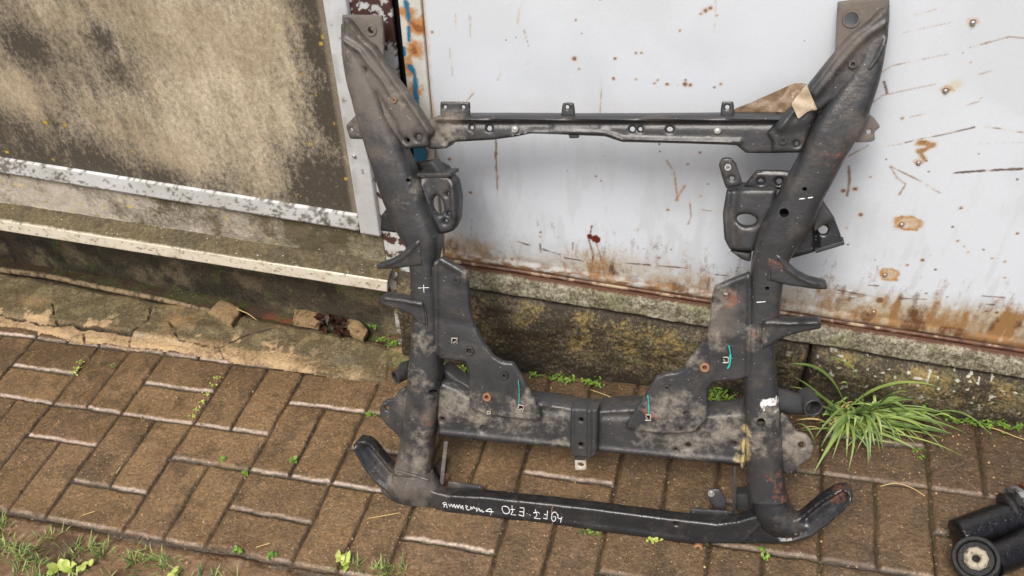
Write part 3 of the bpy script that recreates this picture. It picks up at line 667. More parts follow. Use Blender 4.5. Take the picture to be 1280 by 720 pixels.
# =================================================================== generic small builders
def tubeb(bm, pts, rad, seg=8, cap=True, flatn=None):
    """round bar through pts with radius list"""
    pts = [Vector(p) for p in pts]; n = len(pts)
    if not hasattr(rad, '__len__'): rad = [rad]*n
    rings = []; up = None
    for i, p in enumerate(pts):
        t = (pts[min(i+1, n-1)]-pts[max(i-1, 0)]).normalized()
        if up is None: up = Vector((0, 0, 1)) if abs(t.z) < .9 else Vector((0, 1, 0))
        a = t.cross(up).normalized(); b = a.cross(t).normalized(); up = b
        rings.append([bm.verts.new(p+(a*math.cos(k*2*math.pi/seg)+b*math.sin(k*2*math.pi/seg))*rad[i]) for k in range(seg)])
    for a, b in zip(rings[:-1], rings[1:]):
        for i in range(seg): bm.faces.new((a[i], a[(i+1) % seg], b[(i+1) % seg], b[i]))
    if cap: bm.faces.new(rings[0]); bm.faces.new(rings[-1])
def rock(name, pxpoly, h, mat, label, cat, group=None, lift=0):
    P = [Vector(gnd(a, b, h)) for a, b in pxpoly]; c = sum(P, Vector())/len(P)
    bm = bmesh.new(); n = len(P)
    top = [bm.verts.new(p) for p in P]; inn = [bm.verts.new(c+(p-c)*.80+Vector((0, 0, .0025))) for p in P]; low = [bm.verts.new(c+(p-c)*1.02-Vector((0, 0, h*.5))) for p in P]; bot = [bm.verts.new(c+(p-c)*.97-Vector((0, 0, h+.004))) for p in P]
    bm.faces.new(inn)
    for A, B in ((inn, top), (top, low), (low, bot)):
        for i in range(n): bm.faces.new((A[i], A[(i+1) % n], B[(i+1) % n], B[i]))
    bm.faces.new(bot)
    bmesh.ops.triangulate(bm, faces=bm.faces); bmesh.ops.subdivide_edges(bm, edges=bm.edges, cuts=3, use_grid_fill=True, smooth=0)
    for v in bm.verts:
        k_ = v.co*70; v.co += Vector((vn(np.array(k_.x), np.array(k_.y+k_.z), 3)-.5, vn(np.array(k_.y), np.array(k_.z), 5)-.5, vn(np.array(k_.x), np.array(k_.y), 9)-.5))*.006
    o = from_bm(name, bm, mat, None, True, 50); tag(recentre(o), label, cat, group); return o
rock('brick_fragment', [(260, 389), (276, 374), (299, 385), (295, 398), (290, 406)], .022, M_stone, 'square sandy brick fragment lying on the broken slab', 'brick')
rock('stone', [(369, 387), (381, 385), (402, 391), (404, 400), (398, 408), (386, 406), (367, 402)], .008, M_stone, 'flat sandy stone between red stain and dark leaves', 'stone')
rock('stone', [(432, 402), (438, 399), (450, 402), (459, 412), (454, 422), (440, 417), (434, 411)], .016, M_stone, 'rounded sandy stone right of the dark leaves', 'stone')
bm = bmesh.new(); pl = [gnd(-200, 306, .016), gnd(-60, 328, .016), gnd(0, 337, .016), gnd(60, 345, .016), gnd(140, 362, .015), gnd(200, 374, .014), gnd(262, 388, .012)]
tubeb(bm, pl, [.010, .009, .0085, .008, .008, .0075, .006], 10)
tag(recentre(from_bm('iron_bar', bm, plain('weathered_bar', lin(132, 114, 86), .7, 0, .4, 80, .001, lin(66, 54, 38), .48), None)), 'long thin weathered bar lying at the wall foot', 'bar')
bm = bmesh.new(); tubeb(bm, [gnd(296, 386, .026), gnd(310, 392, .02), gnd(321, 400, .016)], [.0016, .0013, .0008], 6)
tag(recentre(from_bm('twig', bm, M_straw, None)), 'short pale twig beside the brick fragment', 'twig')
# dead leaves heap
def leafb(bm, p, d, L, wd, bend=.3, nrm=(0, 0, 1), seg=5, fold=.15):
    p = Vector(p); d = Vector(d).normalized(); nrm = Vector(nrm); s = d.cross(nrm).normalized(); rows = []
    for i in range(seg+1):
        t = i/seg; wv_ = wd*math.sin(math.pi*min(1, .12+.88*t))*.5+1e-5
        c = p+d*(L*t)+nrm*(-bend*L*t*t); rows.append((bm.verts.new(c-s*wv_+nrm*fold*wv_), bm.verts.new(c), bm.verts.new(c+s*wv_+nrm*fold*wv_)))
    for a, b in zip(rows[:-1], rows[1:]): bm.faces.new((a[0], a[1], b[1], b[0])); bm.faces.new((a[1], a[2], b[2], b[1]))
bm = bmesh.new()
for i in range(26):
    t = random.random(); p = Vector(gnd(402+30*t+random.uniform(-6, 6), 400+12*t+random.uniform(-10, 8), .012+.02*random.random()))
    leafb(bm, p, (random.uniform(-1, 1), random.uniform(-1, 1), random.uniform(-.3, .4)), random.uniform(.012, .03), random.uniform(.008, .018), random.uniform(-.4, .8), fold=random.uniform(-.6, .8))
tag(recentre(from_bm('dead_leaves', bm, M_leafm, None)), 'little heap of wet dark red dead leaves at the wall foot', 'leaves', kind='stuff')
# =================================================================== THE LEANING SUBFRAME
A0 = gnd(503, 627, .004); B0 = gnd(909, 681, .004); T0 = wal(455, 25, -.055)
nF = np.cross(B0-A0, T0-A0); nF /= np.linalg.norm(nF)
if nF[1] > 0: nF = -nF
eX = (B0-A0)/np.linalg.norm(B0-A0); eY = np.cross(nF, eX)
FM = Matrix([[eX[i], eY[i], nF[i], A0[i]] for i in range(3)]+[[0, 0, 0, 1]])
def fp(px, py, o=0.):
    d = ray(px, py); P0 = A0+nF*o; q = CAM+d*((P0-CAM)@nF)/(d@nF)-A0
    return np.array([q@eX, q@eY, o])
FR = empty('car_subframe', mat=FM)
tag(FR, 'dark grey steel car subframe leaning upright against the white metal door', 'car part')
# material: grey-black paint with dust, brown dirt and rust where the real one has them
def frame_mat(name, col=(.060, .060, .062), rough=.38, dirt=1.0):
    m, n, l, p = mat_new(name)
    tc = n.new('ShaderNodeTexCoord'); pos = tc.outputs['Object']
    wt = n.new('ShaderNodeTexNoise'); wt.inputs['Scale'].default_value = 28; wt.inputs['Detail'].default_value = 5; l.new(pos, wt.inputs['Vector'])
    w1 = n.new('ShaderNodeVectorMath'); w1.operation = 'MULTIPLY_ADD'; l.new(wt.outputs['Color'], w1.inputs[0]); w1.inputs[1].default_value = (.07, .07, .0); w1.inputs[2].default_value = (-.035, -.035, 0)
    w2 = n.new('ShaderNodeVectorMath'); w2.operation = 'ADD'; l.new(pos, w2.inputs[0]); l.new(w1.outputs[0], w2.inputs[1])
    def spots(lst, gain, nsc, namt, seed=0):
        tot = None
        for (px, py, r_) in lst:
            c = fp(px, py, 0.); R = r_*.00125*(.92 if gain < 1.2 else 1)
            v = n.new('ShaderNodeVectorMath'); v.operation = 'DISTANCE'; l.new(w2.outputs[0], v.inputs[0]); v.inputs[1].default_value = (c[0], c[1], -.01)
            k = mth(n, l, 'MULTIPLY_ADD', v.outputs['Value'], -1/R, 1.0)
            tot = k if tot is None else mth(n, l, 'MAXIMUM', tot, k)
        nz = noise(n, l, pos, nsc, 6, .68)
        a = mth(n, l, 'MULTIPLY_ADD', nz, namt, -namt*.5); s = mth(n, l, 'ADD', tot, a)
        return mth(n, l, 'MULTIPLY', s, gain, clamp=True)
    big = noise(n, l, pos, 9, 5, .6); fine = noise(n, l, pos, 180, 4, .7)
    c = mixn(n, l, 1., col, mth(n, l, 'MULTIPLY_ADD', big, 1.1, .45), 'MULTIPLY')
    film = mth(n, l, 'MULTIPLY', mth(n, l, 'MULTIPLY_ADD', noise(n, l, pos, 22, 6, .7), 4, -2.0, clamp=True), .30*dirt)
    c = mixn(n, l, film, c, lin(118, 104, 90))
    brown = spots([(462, 95, 120), (500, 140, 60), (545, 160, 40), (1060, 20, 60), (1085, 170, 40), (440, 150, 40), (1060, 50, 50), (500, 590, 60), (525, 610, 50), (550, 600, 40), (985, 650, 26), (1000, 560, 40), (500, 510, 30), (900, 400, 40), (540, 520, 40)], 1.3, 34, 2.2)
    c = mixn(n, l, mth(n, l, 'MULTIPLY', brown, .34*dirt), c, lin(132, 120, 108))
    pale = spots([(565, 508, 40), (600, 524, 40), (650, 527, 42), (690, 530, 26), (527, 575, 38), (527, 545, 22), (526, 475, 26), (529, 430, 24), (527, 405, 12), (690, 560, 16), (704, 561, 16),
                  (830, 512, 36), (862, 553, 46), (905, 545, 42), (812, 548, 30), (845, 500, 26), (860, 450, 26), (898, 425, 20), (902, 370, 22), (946, 420, 22), (944, 545, 30), (968, 520, 24), (1000, 560, 36), (870, 520, 20), (490, 600, 24), (493, 125, 18),
                  (560, 160, 26), (558, 170, 26), (520, 235, 18), (500, 250, 16), (583, 338, 12), (660, 500, 20), (885, 385, 22)], 1.0, 75, 3.4)
    c = mixn(n, l, mth(n, l, 'MULTIPLY', mth(n, l, 'MULTIPLY', pale, mth(n, l, 'MULTIPLY_ADD', fine, 1.6, .0, clamp=True)), .52*dirt), c, lin(172, 163, 148))
    yel = spots([(929, 562, 16), (926, 578, 12), (930, 540, 12)], 2.0, 60, 1.2)
    c = mixn(n, l, mth(n, l, 'MULTIPLY', yel, .7*dirt), c, lin(200, 182, 130))
    rust = spots([(1046, 180, 15), (1043, 195, 16), (1040, 208, 10), (962, 324, 16), (958, 334, 8), (1008, 245, 12), (969, 598, 12), (973, 612, 13), (977, 624, 9), (916, 372, 14), (915, 383, 9), (530, 523, 11), (947, 425, 10), (949, 404, 5), (1055, 618, 14), (1048, 626, 12), (812, 520, 12), (978, 652, 8), (989, 500, 4), (952, 480, 8), (503, 622, 7), (570, 640, 10), (545, 638, 8), (583, 640, 7), (689, 640, 7), (950, 372, 6)], 2.2, 110, 2.6)
    c = mixn(n, l, mth(n, l, 'MULTIPLY', rust, .55*dirt), c, lin(134, 86, 62))
    wh = spots([(960, 506, 15), (955, 507, 10), (952, 512, 7)], 6, 110, .9)
    c = mixn(n, l, mth(n, l, 'MULTIPLY', wh, dirt), c, (.75, .75, .73))
    sc = n.new('ShaderNodeTexVoronoi'); sc.inputs['Scale'].default_value = 240; l.new(pos, sc.inputs['Vector'])
    wn = n.new('ShaderNodeTexWhiteNoise'); l.new(sc.outputs['Position'], wn.inputs['Vector'])
    k = mth(n, l, 'MULTIPLY', mth(n, l, 'GREATER_THAN', wn.outputs['Value'], .965), mth(n, l, 'LESS_THAN', sc.outputs['Distance'], .2))
    c = mixn(n, l, mth(n, l, 'MULTIPLY', k, .6*dirt), c, lin(190, 182, 165))
    l.new(c, p.inputs['Base Color'])
    r_ = mth(n, l, 'ADD', mth(n, l, 'MULTIPLY_ADD', big, .3, rough-.15), mth(n, l, 'MULTIPLY', mth(n, l, 'MAXIMUM', pale, brown), .25)); l.new(r_, p.inputs['Roughness'])
    p.inputs['Specular IOR Level'].default_value = .6
    l.new(bump(n, l, mth(n, l, 'ADD', noise(n, l, pos, 140, 5, .6), mth(n, l, 'MULTIPLY', noise(n, l, pos, 25, 3), .5)), .0008), p.inputs['Normal'])
    return m
M_fr = frame_mat('subframe_paint', (.027, .028, .030))
M_bar = frame_mat('bar_paint', (.013, .014, .016), .28, .6)
M_blk = frame_mat('dark_bracket_paint', (.026, .027, .028), .5, .6)
M_brn = frame_mat('muddy_mount_paint', (.085, .078, .07), .6, 1.0)
M_hole = plain('hole_shade', (.012, .012, .012), .8)  # near-black colour stands in for the shade inside bores and holes
M_white = plain('white_marker_paint', (.8, .8, .8), .6)
M_cyan = plain('turquoise_marker_paint', lin(40, 170, 160), .6)
M_rring = plain('rusty_bush', lin(150, 112, 84), .6, .2, .35, 300, .0005, lin(110, 66, 40), .55)
M_clip = plain('zinc_clip', lin(190, 182, 170), .45, .3, .3, 300, .0004, lin(150, 100, 70), .6)
def cat(rows, n):
    """Catmull-Rom resample of an array of rows"""
    R = np.array(rows, float); m = len(R); out = []
    for i in range(m-1):
        p0, p1, p2, p3 = R[max(i-1, 0)], R[i], R[i+1], R[min(i+2, m-1)]
        for j in range(n):
            t = j/n; out.append(.5*((2*p1)+(-p0+p2)*t+(2*p0-5*p1+4*p2-p3)*t*t+(-p0+3*p1-3*p2+p3)*t**3))
    out.append(R[-1]); return np.array(out)
def evalmesh(o, mods):
    for f in mods: f(o)
    dg = bpy.context.evaluated_depsgraph_get(); me = bpy.data.meshes.new_from_object(o.evaluated_get(dg)); o.modifiers.clear(); o.data = me; return o
def cut(o, holes, o0, o1, wall=None):
    """drill real holes: (px,py,radius px)"""
    if not holes: return o
    bm = bmesh.new()
    for (px, py, r_) in holes:
        c = fp(px, py, (o0+o1)/2); R = r_*.00125; seg = 20
        a = [bm.verts.new((c[0]+R*math.cos(t*2*math.pi/seg), c[1]+R*math.sin(t*2*math.pi/seg), o0)) for t in range(seg)]
        b = [bm.verts.new((c[0]+R*math.cos(t*2*math.pi/seg), c[1]+R*math.sin(t*2*math.pi/seg), o1)) for t in range(seg)]
        bm.faces.new(a[::-1]); bm.faces.new(b)
        for i in range(seg): bm.faces.new((a[i], a[(i+1) % seg], b[(i+1) % seg], b[i]))
    me = bpy.data.meshes.new('cutter'); bmesh.ops.recalc_face_normals(bm, faces=bm.faces); bm.to_mesh(me); bm.free(); me.materials.append(M_hole)
    c = bpy.data.objects.new('cutter', me); COL.objects.link(c)
    pm = o.matrix_world.copy(); par_ = o.parent; o.parent = None; o.matrix_world = Matrix(); bpy.context.view_layer.update()
    m = o.modifiers.new('b', 'BOOLEAN'); m.operation = 'DIFFERENCE'; m.object = c; m.solver = 'EXACT'
    bpy.context.view_layer.update()
    dg = bpy.context.evaluated_depsgraph_get(); new = bpy.data.meshes.new_from_object(o.evaluated_get(dg)); o.modifiers.clear(); o.data = new
    bpy.data.objects.remove(c); o.parent = par_; 
    new.set_sharp_from_angle(angle=math.radians(40)); return o
def loft(name, rows, mat, seg=40, ex=2.4, n=6, parent=None, cap=True, lump=.0012, holes=(), auto=None):
    """rows: (Lx,Ly,Rx,Ry,oc,hd): edges in the photo, centre offset from the frame plane and half depth"""
    R = cat(rows, n); bm = bmesh.new(); rings = []
    for i, q in enumerate(R):
        a = fp(q[0], q[1], q[4]); b = fp(q[2], q[3], q[4]); c = (a+b)/2; wv_ = (b-a)/2; rg = []
        for t in range(seg):
            th = t*2*math.pi/seg; cs, sn = math.cos(th), math.sin(th)
            cs = math.copysign(abs(cs)**(2/ex), cs); sn = math.copysign(abs(sn)**(2/ex), sn)
            p_ = c+wv_*cs+np.array([0, 0, q[5]*sn]); L_ = lump*(float(vn(np.array(p_[0]*60), np.array(p_[1]*60+p_[2]*30), 2))-.5)*2
            p_ = p_+wv_/(np.linalg.norm(wv_)+1e-9)*cs*L_+np.array([0, 0, sn*L_]); rg.append(bm.verts.new(p_))
        rings.append(rg)
    for a, b in zip(rings[:-1], rings[1:]):
        for i in range(seg): bm.faces.new((a[i], a[(i+1) % seg], b[(i+1) % seg], b[i]))
    if cap: bm.faces.new(rings[0][::-1]); bm.faces.new(rings[-1])
    o = from_bm(name, bm, mat, parent or FR, True, auto or 60)
    if holes: cut(o, holes, -.050, .2)
    return o
def inside(P, poly):
    x, y = P[:, 0], P[:, 1]; r_ = np.zeros(len(P), bool); n = len(poly)
    for i in range(n):
        x0, y0 = poly[i][:2]; x1, y1 = poly[(i+1) % n][:2]
        c = ((y0 > y) != (y1 > y)) & (x < (x1-x0)*(y-y0)/(y1-y0+1e-15)+x0); r_ ^= c
    return r_
def roundpoly(pts, k=1):
    P = [np.array(p, float) for p in pts]
    for _ in range(k):
        Q = []
        for i in range(len(P)):
            a, b = P[i], P[(i+1) % len(P)]; L = np.linalg.norm(b-a); t = min(.25, .0022/max(L, 1e-6)) if _ == 0 else .25
            Q += [a*(1-t)+b*t, a*t+b*(1-t)]
        P = Q
    return P
def shell(name, poly, o, mat, thick=.003, r=.003, holes=(), ridges=(), sp=.004, parent=None, oth=None, tilt=None, rnd=2, lump=.0008, px=True):
    """pressed-steel sheet: outline poly (photo), front at offset o, rounded rim r, returned edge thick deep.
    holes (px,py,rx[,ry,ang]); ridges (polyline px, height, half width); tilt(s,t)->extra offset"""
    P = roundpoly([fp(a, b, o)[:2] for a, b in poly], rnd) if px else roundpoly(poly, rnd)
    def resample(Q, st):
        out = []
        for i in range(len(Q)):
            a, b = Q[i], Q[(i+1) % len(Q)]; L = np.linalg.norm(b-a); k_ = max(1, int(L/st))
            out += [a+(b-a)*j/k_ for j in range(k_)]
        return out
    outer = resample(P, sp); loops = [outer]; hp = []
    for h in holes:
        c = fp(h[0], h[1], o)[:2]; rx = h[2]*.00125; ry = (h[3] if len(h) > 3 else h[2])*.00125; an = math.radians(h[4]) if len(h) > 4 else 0
        k_ = 18; lp = []
        for j in range(k_):
            t = -j*2*math.pi/k_; x, y = rx*math.cos(t), ry*math.sin(t); lp.append(c+np.array([x*math.cos(an)-y*math.sin(an), x*math.sin(an)+y*math.cos(an)]))
        loops.append(lp); hp.append(lp)
    allb = np.array([p for lp in loops for p in lp]); mn, mx = allb.min(0), allb.max(0)
    gx_, gy_ = np.meshgrid(np.arange(mn[0], mx[0], sp), np.arange(mn[1], mx[1], sp*.866), indexing='ij')
    gx_ = gx_+(np.arange(gx_.shape[1]) % 2)[None, :]*sp*.5
    G = np.stack([gx_.ravel(), gy_.ravel()], -1)
    k_ = inside(G, outer)
    for h in hp: k_ &= ~inside(G, h)
    G = G[k_]
    def bd(G):
        D = np.full(len(G), 9.)
        for lp in loops: D = np.minimum(D, sdist(G[:, 0], G[:, 1], list(lp)+[lp[0]]))
        return D
    D = bd(G); G = G[D > sp*.45]
    V2 = [Vector(p) for p in allb]+[Vector(p) for p in G]; E_ = []; s0 = 0
    for lp in loops:
        E_ += [(s0+i, s0+(i+1) % len(lp)) for i in range(len(lp))]; s0 += len(lp)
    vo, eo, fo, _, _, _ = delaunay_2d_cdt(V2, E_, [], 0, 1e-7)
    VV = np.array([tuple(v) for v in vo]); F = np.array([f for f in fo if len(f) == 3])
    cen = VV[F].mean(1); k_ = inside(cen, outer)
    for h in hp: k_ &= ~inside(cen, h)
    F = F[k_]
    D = bd(VV); H = np.zeros(len(VV)); q = np.clip(1-D/r, 0, 1); H -= r*(1-np.sqrt(1-q*q))*.8
    for pl, hh, hw in ridges:
        dd = sdist(VV[:, 0], VV[:, 1], [fp(a, b, o)[:2] for a, b in pl]); H += hh*np.exp(-(dd/hw)**2)
    if tilt is not None: H += tilt(VV[:, 0], VV[:, 1])
    H += lump*(fbm(VV[:, 0], VV[:, 1], 35, 2, 7)-.5)*2
    bm = bmesh.new(); bv = [bm.verts.new((VV[i, 0], VV[i, 1], o+H[i])) for i in range(len(VV))]
    for f in F:
        try: bm.faces.new([bv[i] for i in f])
        except ValueError: pass
    for v in [v for v in bm.verts if not v.link_faces]: bm.verts.remove(v)
    # back sheet: skirt + offset copy
    be = [e for e in bm.edges if len(e.link_faces) == 1]
    ret = bmesh.ops.extrude_edge_only(bm, edges=be)
    nv = [v for v in ret['geom'] if isinstance(v, bmesh.types.BMVert)]
    Q = np.array([(v.co.x, v.co.y) for v in nv]); do = sdist(Q[:, 0], Q[:, 1], list(outer)+[outer[0]])
    for v, d_ in zip(nv, do): v.co.z -= thick if d_ < 1e-5 else min(thick, .0025)
    ob = from_bm(name, bm, mat, parent or FR, True, 55)
    return ob
def fring(name, px, py, o, ro, ri, h, mat, parent=None, depth=.004):
    bm = bmesh.new(); c = fp(px, py, o); ringb(bm, c, (0, 0, 1), ro*.00125, ri*.00125, h, 22, depth)
    return from_bm(name, bm, mat, parent or FR, True, 40)
def fstroke(name, lines, o, rad, mat, parent=None):
    bm = bmesh.new()
    for pl in lines:
        pts = [fp(a, b, o) for a, b in pl]
        if len(pts) > 2: pts = list(cat(pts, 4))
        else: pts = list(np.linspace(pts[0], pts[1], 6))
        tubeb(bm, pts, [rad*random.uniform(.6, 1.15) for _ in pts], 6)
    return from_bm(name, bm, mat, parent or FR, True, 60)
def fbox(name, pts, o, d, mat, parent=None, bev=.0012):
    """bevelled plate from quad px"""
    bm = bmesh.new(); a = [bm.verts.new(fp(x, y, o)) for x, y in pts]; f = bm.faces.new(a)
    rt = bmesh.ops.extrude_face_region(bm, geom=[f])
    for v in rt['geom']:
        if isinstance(v, bmesh.types.BMVert): v.co.z -= d
    bmesh.ops.bevel(bm, geom=list(bm.edges), offset=bev, segments=2, affect='EDGES', profile=.6)
    return from_bm(name, bm, mat, parent or FR, True, 40)
# ---- side rails (pressed tubes)
LR = [(429, 30, 440, 30, -.022, .016), (430, 60, 450, 62, -.022, .020), (435, 95, 466, 92, -.022, .024), (443, 125, 480, 122, -.022, .027), (453, 160, 493, 155, -.022, .029), (464, 195, 508, 186, -.024, .031),
      (477, 235, 525, 225, -.026, .033), (489, 265, 538, 260, -.028, .034), (500, 288, 548, 284, -.028, .034), (510, 306, 551, 304, -.028, .032), (515, 333, 547, 332, -.028, .030), (517, 370, 551, 370, -.028, .030),
      (518, 400, 552, 400, -.028, .030), (516, 431, 553, 430, -.028, .030), (512, 471, 552, 471, -.028, .031), (509, 505, 549, 503, -.028, .031), (504, 540, 545, 537, -.028, .031), (499, 568, 541, 565, -.028, .031), (492, 592, 538, 592, -.028, .030), (487, 612, 534, 610, -.028, .026)]
rl = loft('side_rail', LR, M_fr, ex=3.3, lump=.0006, holes=[(512, 265, 5.5), (491, 236, 2.6), (525, 353, 2.6), (523, 512, 5.5)])
RRr = [(1096, 14, 1110, 14, -.022, .016), (1082, 50, 1107, 52, -.022, .020), (1066, 84, 1102, 88, -.022, .024), (1040, 118, 1092, 124, -.022, .028), (1018, 150, 1079, 158, -.022, .031), (1003, 183, 1061, 188, -.024, .033),
       (988, 214, 1045, 218, -.026, .034), (972, 244, 1030, 246, -.028, .035), (956, 272, 1014, 282, -.028, .036), (946, 298, 996, 308, -.028, .034), (939, 328, 983, 334, -.028, .031), (937, 360, 978, 363, -.028, .030), (935, 394, 974, 396, -.028, .030),
       (932, 432, 969, 432, -.028, .030), (930, 470, 971, 470, -.028, .031), (930, 505, 974, 505, -.028, .032), (932, 545, 977, 545, -.028, .032), (933, 580, 979, 580, -.028, .031), (934, 612, 982, 610, -.028, .030), (941, 638, 990, 634, -.028, .028), (955, 662, 1004, 654, -.028, .024)]
rr_ = loft('side_rail', RRr, M_fr, ex=3.3, lump=.0006, holes=[(981, 279, 6), (1008, 248, 2.8), (959, 378, 2.8), (951, 551, 6)])
for px, py, ro in [(512, 265, 8), (523, 512, 7.5)]: fring('hole_collar', px, py, .0015, ro, ro-2.2, .0016, M_fr, rl, .003)
for px, py, ro in [(981, 279, 8.4), (951, 551, 8)]: fring('hole_collar', px, py, .0035, ro, ro-2.2, .0016, M_fr, rr_, .003)
# long seams pressed into the rails
def seam(lines, o, rad, root, name='pressed_seam', mat=None): return fstroke(name, lines, o, rad, mat or M_fr, root)
seam([[(542, 333), (543, 370), (545, 410), (545, 440)]], .0018-.007, .0035, rl)
seam([[(935, 370), (934, 400), (933, 440), (934, 500)], ], -.013, .004, rr_)
# ---- upper left mount
shell('mount_plate', [(427, 18), (477, 19), (479, 50), (479, 90), (462, 72), (440, 40), (428, 40)], -.020, M_brn, .006, .002, holes=[(464, 38, 4.2)])
fring('mount_washer', 464, 38, -.0205, 8.5, 4.4, .0025, M_brn)
shell('rail_gusset', [(428, 21), (436, 25), (450, 44), (458, 52), (466, 57), (480, 78), (492, 95), (505, 112), (522, 136), (541, 166), (534, 173), (534, 185), (505, 187), (496, 176), (480, 150), (462, 128), (440, 105), (430, 75), (427, 45)], -.002, M_fr, .012, .008,
      holes=[(455, 88, 2.6), (522, 172, 4), (508, 176, 2.8), (501, 184, 2)],
      ridges=[([(429, 50), (450, 63), (462, 80), (478, 98), (492, 122)], .0055, .005), ([(436, 25), (452, 48), (470, 66), (492, 100), (515, 132), (536, 164)], .004, .006), ([(434, 66), (442, 96)], .004, .004), ([(440, 98), (464, 120)], -.005, .004), ([(470, 118), (490, 150), (500, 175)], -.004, .006)], sp=.003)
fring('bush', 493, 125, -.001, 4, 2, .003, M_rring)
shell('side_tab', [(447, 141), (459, 150), (462, 174), (437, 174), (432, 157)], -.030, M_fr, .004, .002, holes=[(439, 162, 2.4)])
# ---- upper right mount
shell('mount_plate', [(1047, 2), (1112, -6), (1112, 30), (1090, 40), (1060, 62), (1044, 70)], -.020, M_brn, .006, .002, holes=[(1064, 24, 8)])
fring('mount_washer', 1064, 24, -.0205, 10.5, 8.2, .003, M_brn)
shell('rail_gusset', [(1112, 8), (1111, 40), (1107, 68), (1098, 92), (1080, 108), (1060, 122), (1040, 128), (1024, 140), (1014, 165), (1004, 190), (998, 192), (964, 191), (965, 177), (958, 167), (978, 146), (996, 128), (1012, 105), (1045, 64), (1062, 45), (1085, 28), (1100, 12)], -.002, M_fr, .014, .008,
      holes=[(996, 180, 2.6)],
      ridges=[([(1108, 28), (1085, 42), (1068, 58), (1050, 80), (1036, 98), (1020, 118)], .006, .006), ([(1100, 20), (1070, 42), (1045, 70), (1020, 104), (1000, 128), (975, 160)], .005, .006), ([(1108, 50), (1094, 76), (1076, 100), (1056, 120)], .006, .005), ([(1084, 92), (1054, 118)], -.006, .004), ([(1022, 144), (1007, 190)], -.006, .006), ([(985, 158), (1004, 150)], .003, .01)], sp=.003)
fring('bolt_boss', 1066, 80, .001, 5.5, 2.2, .004, M_fr); fring('bolt_boss', 979, 176, -.002, 5.5, 2.2, .003, M_fr)
shell('side_tab', [(1078, 140), (1092, 146), (1101, 159), (1093, 165), (1094, 176), (1086, 178), (1064, 178), (1070, 158)], -.030, M_brn, .004, .002, holes=[(1086, 165, 3)])
# ---- upper crossmember
cm = shell('upper_crossmember', [(534, 150), (546, 146), (560, 144), (640, 144), (720, 144.5), (800, 144.5), (880, 144), (960, 143), (985, 143), (985, 192), (932, 192), (921, 182), (863, 180), (778, 178), (768, 175), (756, 171), (711, 169), (663, 167), (645, 171), (617, 175), (583, 177), (564, 178), (558, 186), (534, 187)], -.016, M_fr, .030, .005,
      holes=[(589, 160, 2.6), (611, 161, 3.6), (790, 162, 3.4), (800, 162, 2.6), (837, 162, 4, 3.2)],
      ridges=[([(548, 148.5), (985, 148.5)], .009, .0050), ([(565, 155), (985, 155.5)], -.003, .005), ([(640, 170), (668, 164), (756, 166), (778, 174), (925, 177)], .004, .004), ([(695, 157), (745, 157)], .003, .008), ([(545, 165), (560, 180)], -.003, .006)], sp=.0032)
for px, py, r1, r2 in [(644, 161, 5, 2), (897, 163, 4.5, 1.2)]: fring('bolt_washer', px, py, -.015, r1, r2, .004, M_washer, cm)
bm = bmesh.new(); disc(bm, fp(644, 161, -.013), (0, 0, 1), .0032, .004, 12, .0005); from_bm('bolt_head', bm, M_washer, cm, True, 40)
bm = bmesh.new(); disc(bm, fp(897, 163, -.013), (0, 0, 1), .0032, .006, 12, .0005); from_bm('bolt_head', bm, M_washer, cm, True, 40)
for poly, hs in [([(550, 127), (587, 127.5), (587, 146), (550, 146)], [(556, 134, 2.6), (579, 134, 2.6)]), ([(703, 128.5), (717, 128.5), (719, 146), (701, 146)], [(709, 134, 2.6)]), ([(902, 127), (917, 127), (918, 146), (900, 146)], [(909, 134, 2.8)])]:
    shell('mounting_tab', poly, -.018, M_fr, .003, .0018, holes=hs, sp=.0028)
fbox('drain_tab', [(710, 168), (724, 168), (723, 173), (712, 173)], -.018, .006, M_blk)
# ---- engine mount brackets, behind the rails
def tl(a): return a
lb = shell('engine_bracket', [(521, 220), (540, 216), (560, 219), (569, 228), (573, 250), (572, 275), (565, 290), (551, 294), (540, 290), (534, 262), (524, 235)], -.030, M_fr, .022, .010, holes=[(547, 257, 7.4, 14, 12), (559, 243, 1.6), (560, 268, 1.6), (556, 277, 2.2)], ridges=[([(527, 232), (539, 262), (544, 285)], .006, .008), ([(565, 232), (568, 270)], .004, .006)], sp=.003)
shell('bracket_back', [(514, 204), (542, 200), (559, 208), (570, 226), (540, 226), (520, 224)], -.070, M_blk, .01, .004, sp=.004, parent=lb)
fbox('bracket_flange', [(519, 217), (563, 216.5), (563, 221), (520, 222)], -.025, .05, M_fr, lb)
fbox('bracket_web', [(536, 202), (541, 202), (552, 218), (546, 218)], -.028, .035, M_fr, lb)
rb = shell('engine_bracket', [(908, 238), (935, 236), (972, 236), (968, 262), (952, 290), (942, 316), (912, 314), (905, 300), (903, 268)], -.034, M_fr, .05, .010, holes=[(933, 276, 13, 8, -4)], ridges=[([(918, 240), (914, 270), (918, 310)], -.006, .009)], sp=.003)
shell('bracket_rail', [(929, 234), (945, 214), (990, 215), (985, 237), (950, 238)], -.050, M_bar, .012, .004, holes=[(951, 227, 3.6), (974, 227, 3.8)], parent=rb)  # the bar's blacker paint paints in the shade of the recess
shell('bracket_arm', [(898, 206), (902, 198), (913, 197), (920, 205), (929, 231), (907, 236)], -.026, M_fr, .004, .0025, holes=[(910, 209, 2.6), (915, 223, 3)], parent=rb)
fring('bolt_washer', 910, 209, -.0255, 4.6, 2.4, .003, M_washer, rb)
shell('bracket_foot', [(912, 314), (940, 316), (938, 328), (928, 325)], -.05, M_blk, .02, .003, parent=rb)
